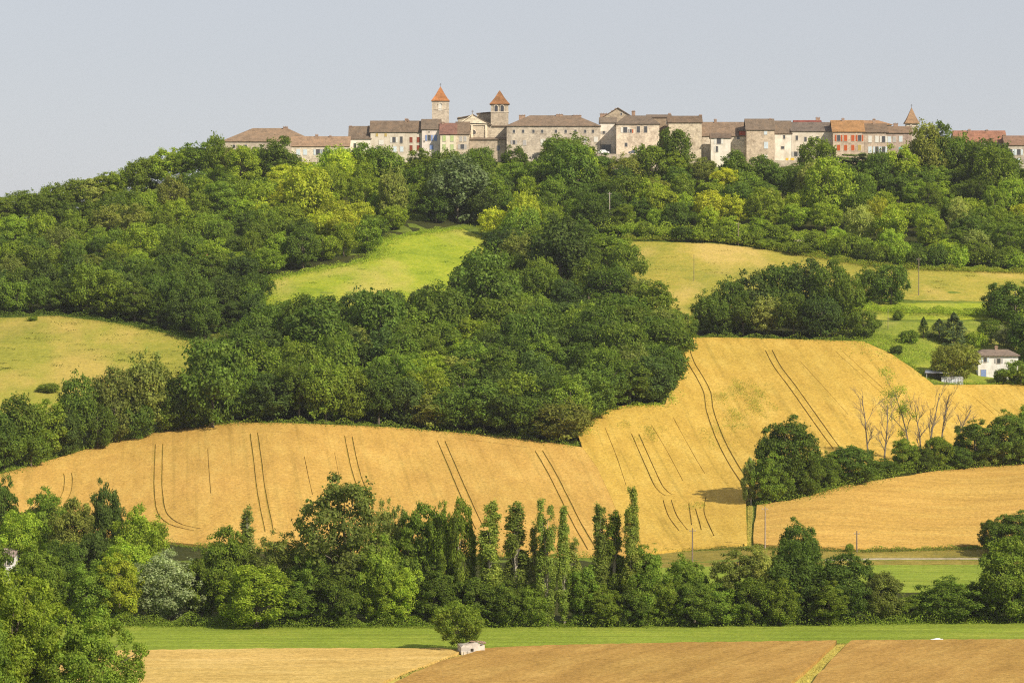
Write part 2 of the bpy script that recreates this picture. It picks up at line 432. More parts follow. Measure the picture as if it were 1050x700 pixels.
P2 = (-0.85, 0.85)
tr_left = [
 ([(69,487),(70,495),(68,508),(60,522)], P2, .36),
 ([(163,457),(162,480),(162,505),(166,528),(180,540),(205,546)], P2, .5),
 ([(260,446),(264,475),(268,508),(276,548)], P2, .5),
 ([(357,449),(361,470),(366,490),(374,512),(384,545)], P2, .5),
 ([(452,454),(464,482),(476,510),(492,545)], P2, .55),
 ([(552,464),(566,488),(578,512),(592,540),(607,566)], P2, .6),
 ([(213,462),(214,480),(216,508)], (0,), .3), ([(312,470),(316,490),(321,512)], (0,), .28),
 ([(30,484),(100,472),(150,457),(175,452),(262,445),(330,447),(400,447),(470,452),(548,462)], (0,), .4),
 ([(343,466),(348,492)], (0,), .2),
]
tr_center = [
 ([(704,362),(709,375),(718,390),(725,405),(728,424),(738,452),(751,477),(764,497)], P2, .55),
 ([(788,361),(797,378),(812,398),(829,422),(846,446),(858,462)], P2, .5),
 ([(651,447),(659,465),(667,483),(677,503),(690,511),(710,507),(730,500),(752,496)], P2, .42),
 ([(684,515),(690,532),(702,548)], P2, .38), ([(706,518),(709,541)], (0,), .5), ([(713,524),(719,546)], (0,), .5), ([(724,512),(722,528),(732,552)], (0,), .4),
 ([(620,440),(632,470),(642,500)], (0,), .28), ([(640,432),(668,432)], (0,), .25), ([(668,438),(684,465),(700,495)], (0,), .28), ([(690,430),(712,470),(724,490)], (0,), .25),
 ([(860,362),(885,385),(915,412)], P2, .24), ([(1000,408),(1012,418),(1024,428)], P2, .28), ([(975,412),(990,428)], (0,), .22), ([(820,372),(850,405),(872,430)], (0,), .22),
]
tr_right = [([(830,520),(880,506),(960,497),(1050,490)], (0,), .3), ([(825,541),(900,537),(1050,533)], (0,), .3), ([(800,528),(850,524)], (0,), .25), ([(920,552),(1050,549)], (0,), .25)]
sheet('wheat_field', [(-300,512),(-20,494),(30,480),(75,467),(120,453),(180,440),(240,435),(300,436),(400,440),(500,448),(560,455),(598,461),(613,482),(627,512),(642,550),(650,572),
      (500,571),(300,567),(215,562),(150,556),(60,545),(-20,540),(-300,540)], M['wheat'], .55, tr_left, wob=.25)
sheet('wheat_field', [(597,461),(592,447),(600,430),(640,418),(682,417),(688,400),(690,350),(700,348),(750,348),(850,351),(885,352),(912,364),(935,379),(958,397),(1050,396),(1350,398),
      (1350,470),(1050,466),(960,472),(900,480),(860,490),(815,503),(765,516),(766,560),(700,565),(649.5,571),(641.3,550),(626.3,512),(612.3,482)], M['wheat_c'], .58, tr_center, wob=.25)
sheet('wheat_field', [(776,520),(815,514),(870,499),(960,485),(1050,476),(1350,472),(1350,556),(1050,559),(950,563),(880,564),(790,561),(772,559)], M['wheat_r'], .5, tr_right)
# the crops in front of the stream
sheet('brown_crop_field', [(400,706),(425,693),(455,680),(480,674),(497,668),(560,665),(700,662),(858,660),(838,680),(808,706),(795,740),(780,800),(300,800),(340,745)], M['barley'], .6, ())
sheet('brown_crop_field', [(872,660),(960,659),(1350,657),(1350,800),(800,800),(820,720),(840,694)], M['barley'], .6, ())
sheet('straw_crop_field', [(60,672),(130,669),(300,667),(455,667),(478,669),(455,677),(418,690),(385,706),(320,740),(250,800),(-300,800)], M['straw'], .45, ())
# grassland
sheet('green_strip', [(-300,642),(500,641),(1350,636),(1350,657.5),(960,659),(858,660),(700,662),(560,665),(500,668),(440,666.5),(130,668.5),(-300,672)], M['lawn'], .06, (), skirt=False)
sheet('green_strip', [(640,583),(760,580),(1350,577),(1350,604),(900,608),(640,612)], M['lawn'], .06, (), skirt=False)
sheet('verge', [(640,568),(765,563),(880,566),(1050,562),(1350,560),(1350,570.7),(900,572),(846,573.2),(640,577.5)], M['verge'], .05, (), skirt=False)
sheet('verge', [(640,577.7),(846,575),(900,574.1),(1350,573.1),(1350,577),(760,580),(640,583)], M['verge'], .05, (), skirt=False)
sheet('country_road', [(846,573.4),(900,572.2),(1350,570.9),(1350,572.9),(900,573.9),(846,574.8)], M['road'], .06, (), skirt=False, wob=0.1)
sheet('verge', [(767,517),(772,519),(770,560),(766,561)], M['drygrass'], .08, (), skirt=False, wob=.4)
sheet('verge', [(478,669.5),(497,668.5),(480,674.5),(455,680.5),(425,693.5),(400,706),(385,706),(418,690),(455,677)], M['drygrass'], .07, (), skirt=False, wob=.4)
sheet('verge', [(858,660.5),(872,660.5),(840,694),(820,720),(808,706),(838,680)], M['drygrass'], .07, (), skirt=False, wob=.4)
sheet('meadow', [(-300,332),(0,326),(60,324),(130,333),(190,346),(215,356),(222,368),(200,395),(90,410),(0,440),(-300,450)], M['meadow_l'], .08, (), skirt=False)
sheet('meadow', [(262,292),(300,281),(378,266),(388,247),(440,238),(472,234),(500,245),(490,270),(470,300),(430,330),(380,345),(300,350),(258,330)], M['meadow_g'], .08, (), skirt=False)
sheet('meadow', [(628,247),(740,250),(830,262),(920,275),(1050,280),(1350,280),(1350,310),(1000,309),(935,308),(850,303),(740,325),(690,335),(650,320),(625,280)], M['meadow_y'], .08, (), skirt=False)
sheet('meadow', [(855,306),(935,311),(1000,311),(1350,312),(1350,330),(1000,328),(860,328)], M['meadow_g'], .05, (), skirt=False)
sheet('meadow', [(860,330),(1000,330),(1350,332),(1350,394),(958,393),(935,376),(912,361),(886,349)], M['pasture'], .05, (), skirt=False)
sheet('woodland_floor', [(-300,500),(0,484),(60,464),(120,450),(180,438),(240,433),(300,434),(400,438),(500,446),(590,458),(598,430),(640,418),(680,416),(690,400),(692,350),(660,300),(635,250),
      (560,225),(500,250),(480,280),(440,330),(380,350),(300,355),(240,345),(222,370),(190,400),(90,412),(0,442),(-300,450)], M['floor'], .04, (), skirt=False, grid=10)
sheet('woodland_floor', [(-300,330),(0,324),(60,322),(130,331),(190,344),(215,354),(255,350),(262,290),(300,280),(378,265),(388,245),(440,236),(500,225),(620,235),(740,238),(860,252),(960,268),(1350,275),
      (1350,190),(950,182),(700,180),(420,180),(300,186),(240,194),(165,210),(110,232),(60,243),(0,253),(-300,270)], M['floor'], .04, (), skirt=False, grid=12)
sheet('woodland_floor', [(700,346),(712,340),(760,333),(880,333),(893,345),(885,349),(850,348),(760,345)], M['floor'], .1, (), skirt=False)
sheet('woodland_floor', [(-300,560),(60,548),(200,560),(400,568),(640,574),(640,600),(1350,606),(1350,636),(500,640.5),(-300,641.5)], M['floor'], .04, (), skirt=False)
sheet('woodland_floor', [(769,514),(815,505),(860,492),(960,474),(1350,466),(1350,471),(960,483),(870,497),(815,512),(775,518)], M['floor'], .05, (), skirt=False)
# ------------------------------------------------------------------ trees
def fib(n, rng):
    i = np.arange(n) + 0.5; ph = np.arccos(1 - 2*i/n); th = np.pi*(1+5**0.5)*i + rng.uniform(0, 6)
    D = np.column_stack([np.cos(th)*np.sin(ph), np.sin(th)*np.sin(ph), np.cos(ph)])
    D += rng.normal(0, 0.16, D.shape); return D / np.linalg.norm(D, axis=1)[:, None]
def quads(P, Nn, size, rng, aspect=0.7):
    n = len(P)
    t = rng.normal(size=(n, 3)); t -= (t*Nn).sum(1)[:, None]*Nn; t /= np.linalg.norm(t, axis=1)[:, None] + 1e-9
    b = np.cross(Nn, t); s = (size*rng.uniform(0.6, 1.35, n))[:, None]
    V = np.stack([P - t*s, P - b*s*aspect + t*s*0.1, P + t*s, P + b*s*aspect + t*s*0.1], 1).reshape(-1, 3)
    return V, np.arange(4*n).reshape(n, 4)
def leaves_on_lobes(C, R, n, size, center, rng, up=0.25, spread=1.0, per=5):
    """C lobe centres, R lobe radii (k,3)"""
    k = len(C); w = (R[:,0]*R[:,2]); w = w/w.sum(); ns = n//per
    li = rng.choice(k, ns, p=w)
    d = rng.normal(size=(ns, 3)); d /= np.linalg.norm(d, axis=1)[:, None]
    out = C[li] - center; out /= np.linalg.norm(out, axis=1)[:, None] + 1e-6
    flip = (d*out).sum(1) < -0.25; d[flip] *= -1
    rr = rng.uniform(0.72, 1.06, ns)[:, None]
    S = C[li] + d*R[li]*rr
    S = np.repeat(S, per, 0) + rng.normal(0, size*1.25*spread, (ns*per, 3))
    dd = np.repeat(d, per, 0)
    nn = dd*1.05 + rng.normal(0, 0.5, dd.shape) + np.array([0, 0, up]); nn /= np.linalg.norm(nn, axis=1)[:, None]
    return S, nn
def round_crown(seed, n=7000, size=0.2, W=5.0, H=13.0, z0=1.6, lobes=26, lr=0.36, lean=0.0, egg=0.15, gap=0.0):
    rng = np.random.default_rng(seed)
    zc = (z0+H)/2; rz = (H-z0)/2; c = np.array([0, 0, zc])
    D = fib(lobes, rng); rad = rng.uniform(0.52, 0.78, lobes)
    rad[rng.random(lobes) < 0.18] *= 0.5
    C = D*rad[:, None]*np.array([W, W, rz])
    C[:, :2] *= (1 - egg*C[:, 2]/rz)[:, None]
    C[:, :2] *= rng.uniform(0.85, 1.12, (1, 2))
    C += c; C[:, 0] += lean*(C[:, 2]-z0)
    r0 = W*lr*rng.uniform(0.55, 1.25, lobes)
    R = np.column_stack([r0, r0*rng.uniform(.85, 1.1, lobes), r0*rng.uniform(0.7, 1.1, lobes)])
    # small outlying sprays break the outline
    k2 = int(lobes*1.3); D2 = fib(k2, rng); C2 = c + D2*np.array([W, W, rz])*rng.uniform(0.84, 1.0, k2)[:, None]; C2[:, 0] += lean*(C2[:, 2]-z0)
    r2 = W*0.11*rng.uniform(0.6, 1.5, k2); R2 = np.column_stack([r2, r2, r2*0.8])
    C = np.vstack([C, C2]); R = np.vstack([R, R2])
    if gap > 0:
        keep = rng.random(len(C)) > gap; C, R = C[keep], R[keep]
    P, Nn = leaves_on_lobes(C, R, n, size, c, rng)
    ok = P[:, 2] > z0*0.5; P, Nn = P[ok], Nn[ok]
    return quads(P, Nn, size, rng), C
def tall_crown(seed, n=9000, size=0.15, W=1.9, H=24.0, z0=2.5, lobes=64, fork=False):
    rng = np.random.default_rng(seed)
    t = (np.arange(lobes)+rng.uniform(0, 1, lobes))/lobes; z = z0 + t*(H-z0)*0.96
    prof = W*np.minimum(1, 0.5 + 1.6*t)*np.clip(1.12-t, 0, 1)**0.42
    a = rng.uniform(0, 2*np.pi, lobes); C = np.column_stack([np.cos(a)*prof*0.5, np.sin(a)*prof*0.5, z])
    if fork: C[:, 0] += np.sign(C[:, 0])*0.8*t
    C[:, 0] += 0.25*np.sin(z*0.5+seed)
    r0 = prof*rng.uniform(0.3, 0.5, lobes); R = np.column_stack([r0, r0, r0*rng.uniform(2.0, 3.6, lobes)])
    P, Nn = leaves_on_lobes(C, R, n, size, np.array([0, 0, H*0.4]), rng, up=0.1)
    keep = (P[:, 2] > z0*0.6) & (np.sin(P[:,2]*1.9+seed)+np.sin(P[:,2]*.8+P[:,0]*1.4+seed*2) > -1.62); return quads(P[keep], Nn[keep], size, rng), C
def conifer_crown(seed, n=7000, size=0.16, W=3.0, H=12.0, z0=1.0, tiers=21, flat=False):
    rng = np.random.default_rng(seed); Ps = []; Ns = []; C = []
    for i in range(tiers):
        t = i/(tiers-1); z = z0 + (H-z0)*t**0.9
        r = W*((1-t)**0.8 if not flat else (1-0.45*t)) * rng.uniform(0.85, 1.1) + 0.2
        k = 7 if not flat else 6
        for j in range(k):
            a = rng.uniform(0, 2*np.pi); L = r*rng.uniform(0.7, 1.05); m = max(20, int(n/tiers/k))
            s = rng.uniform(0.12, 1, m)**0.7*L; wdt = 0.25*L*(1-s/L*0.6)
            off = rng.normal(0, 1, m)*wdt*0.6
            x = np.cos(a)*s - np.sin(a)*off; y = np.sin(a)*s + np.cos(a)*off
            zz = z - (0.18 if not flat else -0.05)*s + rng.normal(0, 0.12 if flat else 0.3, m) + 0.1*s*s/L
            Ps.append(np.column_stack([x, y, zz])); nn = rng.normal(0, 0.5, (m, 3)) + np.array([0, 0, 1.0]) + np.column_stack([x, y, x*0])/max(L, .3)*0.5
            Ns.append(nn/np.linalg.norm(nn, axis=1)[:, None])
            C.append((np.cos(a)*L*0.7, np.sin(a)*L*0.7, z))
    P = np.vstack(Ps); Nn = np.vstack(Ns); return quads(P, Nn, size, rng, 0.5), np.array(C)
def trunk_mb(rng, H, r, C, limbs=5, split=0.3, lean=0.0):
    m = MB(); pts = []; rad = []
    top = H*0.82
    for i in range(8):
        t = i/7; pts.append((lean*t*top + 0.12*math.sin(3*t+r*9)*t, 0.15*math.sin(2.1*t+H), -0.6 + (top+0.6)*t)); rad.append(r*(1-0.86*t)*(1.35 if i == 0 else 1))
    m.tube(pts, rad, 7)
    idx = rng.choice(len(C), min(limbs, len(C)), replace=False)
    for k in idx:
        c = C[k]; z = min(max(H*split, c[2]*0.55), top*0.9); t = (z+0.6)/(top+0.6); i = min(int(t*7), 6); f = t*7-i
        b = Vector(pts[i]).lerp(Vector(pts[i+1]), f); e = Vector(c); md = b.lerp(e, 0.5) + Vector((0, 0, 0.08*H*0.5))
        rr = r*(1-0.86*t)*0.6; m.tube([b, b.lerp(md, .5)+Vector((0,0,-.05)), md, e], [rr, rr*0.8, rr*0.55, rr*0.2], 5, False)
    return m
PROTO = {}
def proto(key, kind, **kw):
    limbs = kw.pop('limbs', 6); r = kw.pop('r', 0.3); split = kw.pop('split', 0.3)
    fn = {'round': round_crown, 'tall': tall_crown, 'conifer': conifer_crown}[kind]
    (V, Q), C = fn(**kw); H = kw.get('H', 13.0)
    me = mesh_np(key + '_crown', V, Q); me.materials.append(M['leaf'])
    tr = trunk_mb(np.random.default_rng(kw['seed']+99), H, r, C, limbs, split, kw.get('lean', 0.0)).mesh(key + '_trunk', True); tr.materials.append(M['bark'])
    xs = np.abs(V[:, 0]); w = np.percentile(V[:, 0], 99) - np.percentile(V[:, 0], 1)
    PROTO[key] = dict(crown=me, trunk=tr, H=float(np.percentile(V[:, 2], 99.6)), W=float(w))
for i in range(8):
    proto(f'far{i}', 'round', seed=10+i, n=9000, size=0.24, W=[5,5.4,4.6,5.2,4.8,5,5.6,4.4][i], H=[12,13,13,11.5,14,12.5,12,14][i], z0=[.5,.7,.3,.5,.4,.8,.4,.6][i],
          lobes=[24,30,20,28,34,18,26,22][i], lr=[.36,.33,.4,.34,.3,.42,.36,.38][i], egg=[.1,.2,.3,.05,.25,.1,.0,.35][i])
for i in range(6):
    proto(f'near{i}', 'round', seed=40+i, n=24000, size=0.165, W=[5,4.5,5.2,4.2,5,4.6][i], H=[13,14,12,14,13,12][i], z0=[.3,.5,.2,.5,.3,.2][i],
          lobes=[34,28,40,26,36,30][i], lr=[.3,.34,.28,.33,.3,.32][i], egg=[.1,.3,.05,.35,.2,.15][i])
for i in range(3):
    proto(f'airy{i}', 'round', seed=60+i, n=15000, size=0.17, W=5, H=16, z0=3.0, lobes=44, lr=.22, gap=0, egg=.2, limbs=16, r=.28)
for i in range(5):
    proto(f'poplar{i}', 'tall', seed=70+i, n=[21000,20000,18000,21000,10000][i], size=.145, W=[1.8,2.0,1.7,2.1,1.3][i], H=24, z0=[2,2.5,2,1.5,4][i], fork=(i == 3), r=.2, limbs=22, split=.15)
for i in range(2): proto(f'conifer{i}', 'conifer', seed=80+i, n=8000, size=.17, W=[3.2,3.6][i], H=12, z0=.7, r=.22, limbs=0)
proto('cedar0', 'conifer', seed=85, n=20000, size=.22, W=7, H=10, z0=1.8, tiers=8, flat=True, r=.4, limbs=0)
for i in range(4): proto(f'bush{i}', 'round', seed=90+i, n=4500, size=.14, W=2.4, H=3.4, z0=.1, lobes=16, lr=.38, r=.08, limbs=4)
proto('leaning0', 'round', seed=97, n=13000, size=.13, W=3.5, H=7.4, z0=1.0, lobes=30, lr=.3, lean=-.12, egg=-.02, r=.2)
proto('big0', 'round', seed=98, n=62000, size=.14, W=7.5, H=19, z0=2, lobes=80, lr=.19, limbs=14, r=.5)
proto('big1', 'round', seed=99, n=62000, size=.14, W=7.5, H=17, z0=2, lobes=74, lr=.19, limbs=14, r=.5, egg=.3)

GREEN = dict(dark=(.108,.158,.022), deep=(.082,.124,.026), mid=(.160,.220,.026), fresh=(.240,.310,.030), yellow=(.37,.40,.035), olive=(.19,.215,.042), silver=(.28,.31,.14), blue=(.15,.20,.085), pale=(.27,.30,.07), poplar=(.22,.26,.045))
GREEN = {k: tuple(x*1.12 for x in v) for k, v in GREEN.items()}
TONE = dict(dark='dark green', deep='very dark green', mid='mid green', fresh='bright green', yellow='yellow-green', olive='olive green', silver='silvery grey', blue='blue-green', pale='pale green', poplar='soft green')
def tint(c, rng=random, a=.22):
    k = rng.uniform(1-a, 1+a); w = rng.uniform(-.07, .07); return (c[0]*k*(1+w), c[1]*k, c[2]*k*(1-w))
BARK = (.16, .13, .10)
def tree(name, key, px, py, h_px, w_px, tone, label, cat='tree', group=None, bark=None, rz=None, trunk=True, d=None):
    P = PROTO[key]; loc = at(px, py, d); s = ppm(loc.y)
    sz = h_px/s/P['H']; sx = w_px/s/P['W']*(.95 if key.startswith('poplar') else 1)
    if rz is None: rz = random.uniform(0, 6.283)
    root = empty(name, loc, rz); root.scale = (sx*1.08, sx*1.08, sz)
    if key == 'leaning0': root.rotation_euler.z = 0
    tag(root, label, cat, group)
    link('crown', P['crown'], None, root, tint(GREEN[tone]))
    if trunk: link('trunk', P['trunk'], None, root, bark or BARK)
    return root
ORD = ['', 'first','second','third','fourth','fifth','sixth','seventh','eighth','ninth','tenth','eleventh','twelfth','thirteenth','fourteenth','fifteenth','sixteenth','seventeenth','eighteenth','nineteenth','twentieth',
 'twenty-first','twenty-second','twenty-third','twenty-fourth','twenty-fifth','twenty-sixth','twenty-seventh','twenty-eighth','twenty-ninth','thirtieth','thirty-first','thirty-second','thirty-third','thirty-fourth','thirty-fifth','thirty-sixth','thirty-seventh','thirty-eighth','thirty-ninth','fortieth']
def poisson(poly, dx, dy, tries=9000, exist=()):
    xs = [p[0] for p in poly]; ys = [p[1] for p in poly]; rng = np.random.default_rng(int(dx*100+dy*10+len(poly)))
    C = np.column_stack([rng.uniform(min(xs), max(xs), tries), rng.uniform(min(ys), max(ys), tries)]); C = C[inside(C, poly)]
    out = [tuple(e) for e in exist]; n0 = len(out)
    for c in C:
        if not out or min(((c[0]-o[0])/dx)**2 + ((c[1]-o[1])/dy)**2 for o in out) > 1: out.append(tuple(c))
    return out[n0:]
def wood(name, poly, dx, dy, size_px, tonefn, place, group, band, vis=None, keys=8, exist=(), extra_front=None):
    pts = poisson(poly, dx, dy, exist=exist)
    if extra_front: pts += extra_front
    lo = max(p[1] for p in pts); rows = {}
    for p in pts: rows.setdefault(int((lo-p[1])//band), []).append(p)
    for r, ps in rows.items():
        ps.sort()
        for i, (px, py) in enumerate(ps):
            w, h = size_px(px, py); w *= random.uniform(.78, 1.22); h *= random.choice((.8,.92,1,1.08,1.25))*random.uniform(.92, 1.08)
            if vis is not None:
                mx = min(py - vis(px-w*.35), py - vis(px), py - vis(px+w*.35))
                if mx < 10: continue
                if h > mx or (mx < h*1.5 and random.random() < .6): h = mx*random.uniform(.95, 1.06); w = max(min(w, h*1.25), h*.7)
            t = tonefn(px, py); key = f'far{random.randrange(keys)}' if random.random() > .12 else random.choice(('near1','near3','airy1','conifer1' if t in ('dark','deep') else 'near1'))
            size = 'large' if w > size_px(px, py)[0]*1.08 else ('small' if w < size_px(px, py)[0]*.9 else 'rounded')
            tree(name, key, px, py, h, w, t, f'{size} {TONE[t]} tree, {ORD[i+1]} from left, {ORD[r+1]} row up, {place}', group=group)
def pick(**w):
    k = list(w); return random.choices(k, [w[x] for x in k])[0]
VIS_X = [-60,0,30,70,100,130,165,190,205,215,228,240,262,280,300,330,345,360,372,385,410,450,478,490,505,540,560,575,600,625,660,690,715,735,765,790,810,830,855,880,905,925,940,958,975,1000,1020,1035,1060,1120]
VIS_Y = [210,199,196,187,180,171,152,151,147,138,148,157,156,150,166,172,156,149,150,157,157,158,158,152,157,153,150,140,156,160,152,140,146,150,158,162,172,168,158,158,157,150,130,132,140,142,148,160,172,180]
def vis(px): return float(np.interp(px, VIS_X, VIS_Y)) - (2.5 if px < 230 else 3.5)
NEARSPOT = lambda px, py, cx, cy, rx, ry: ((px-cx)/rx)**2 + ((py-cy)/ry)**2 < 1
def tone_left(px, py):
    if NEARSPOT(px, py, 330, 225, 75, 30): return pick(yellow=4, fresh=4, mid=1)
    if py > 300: return pick(dark=5, deep=2, mid=2)
    if py > 270: return pick(mid=4, dark=3, fresh=2, olive=1)
    return pick(fresh=4, mid=5, dark=2, olive=1, pale=.5)
def tone_center(px, py):
    if NEARSPOT(px, py, 540, 245, 40, 14): return pick(yellow=1, fresh=2)
    return pick(dark=6, mid=4, deep=2, fresh=.8, olive=.7)
def tone_ridge(px, py):
    if px < 640 and py < 235: return pick(deep=2, dark=4, mid=3, fresh=1, olive=.6)
    if py < 205: return pick(dark=5, mid=3, fresh=1, olive=1)
    return pick(fresh=4, mid=4, yellow=1.1, dark=2, olive=1, pale=.4)
fl = [(x, float(np.interp(x, [-30,60,130,190,215], [323,320,329,341,350]))) for x in range(-30, 216, 24)] + [(x+random.uniform(-3,3), max(crest_f(x)+3, vis(x)+random.uniform(30, 38))) for x in range(-25, 300, 15)]
wood('hillside_tree', [(-60,316),(60,313),(130,322),(190,334),(235,352),(262,345),(262,296),(300,280),(374,264),(384,242),(395,222),(400,190),(300,186),(240,192),(165,208),(110,230),(60,241),(-60,255)],
     21, 11, lambda x, y: (27, 34) if y < 300 else (31, 42), tone_left, 'western hillside wood', 'trees of the western hillside wood', 16, vis, extra_front=fl)  # mixed trees of the hillside, grouped by wood; their species is not known
fc = [(x, float(np.interp(x, [0,60,120,180,240,300,400,500,560,590], [480,461,449,436,431,432,436,444,451,455]))) for x in range(226, 592, 27)] + [(603,432),(622,421),(645,416),(668,414),(680,402),(684,380),(682,362)]
wood('oak_tree', [(225,425),(300,426),(400,430),(500,438),(585,449),(595,425),(640,412),(676,408),(682,355),(668,325),(650,300),(625,270),(600,262),(560,255),(515,262),(490,290),(468,320),(430,340),(380,352),(310,356),(255,350),(225,368)],
     25, 13, lambda x, y: (37 + (y-300)*.05, 44 + (y-300)*.05), tone_center, 'big oak wood', 'oaks of the central wood', 17, lambda x: float(np.interp(x, [200,265,300,380,440,460,490,520,550,640,700], [350,315,305,297,295,285,250,212,205,240,290])), extra_front=fc)
wood('ridge_tree', [(400,236),(470,228),(500,246),(560,246),(615,240),(700,232),(780,236),(860,246),(940,260),(1000,270),(1110,276),(1110,205),(1050,200),(950,192),(700,190),(420,190),(400,215)],
     21, 10.5, lambda x, y: (27, 33), tone_ridge, 'wood below the village', 'trees of the wood below the village', 15, vis)  # mixed trees under the village, species not known, same crowns as the other woods
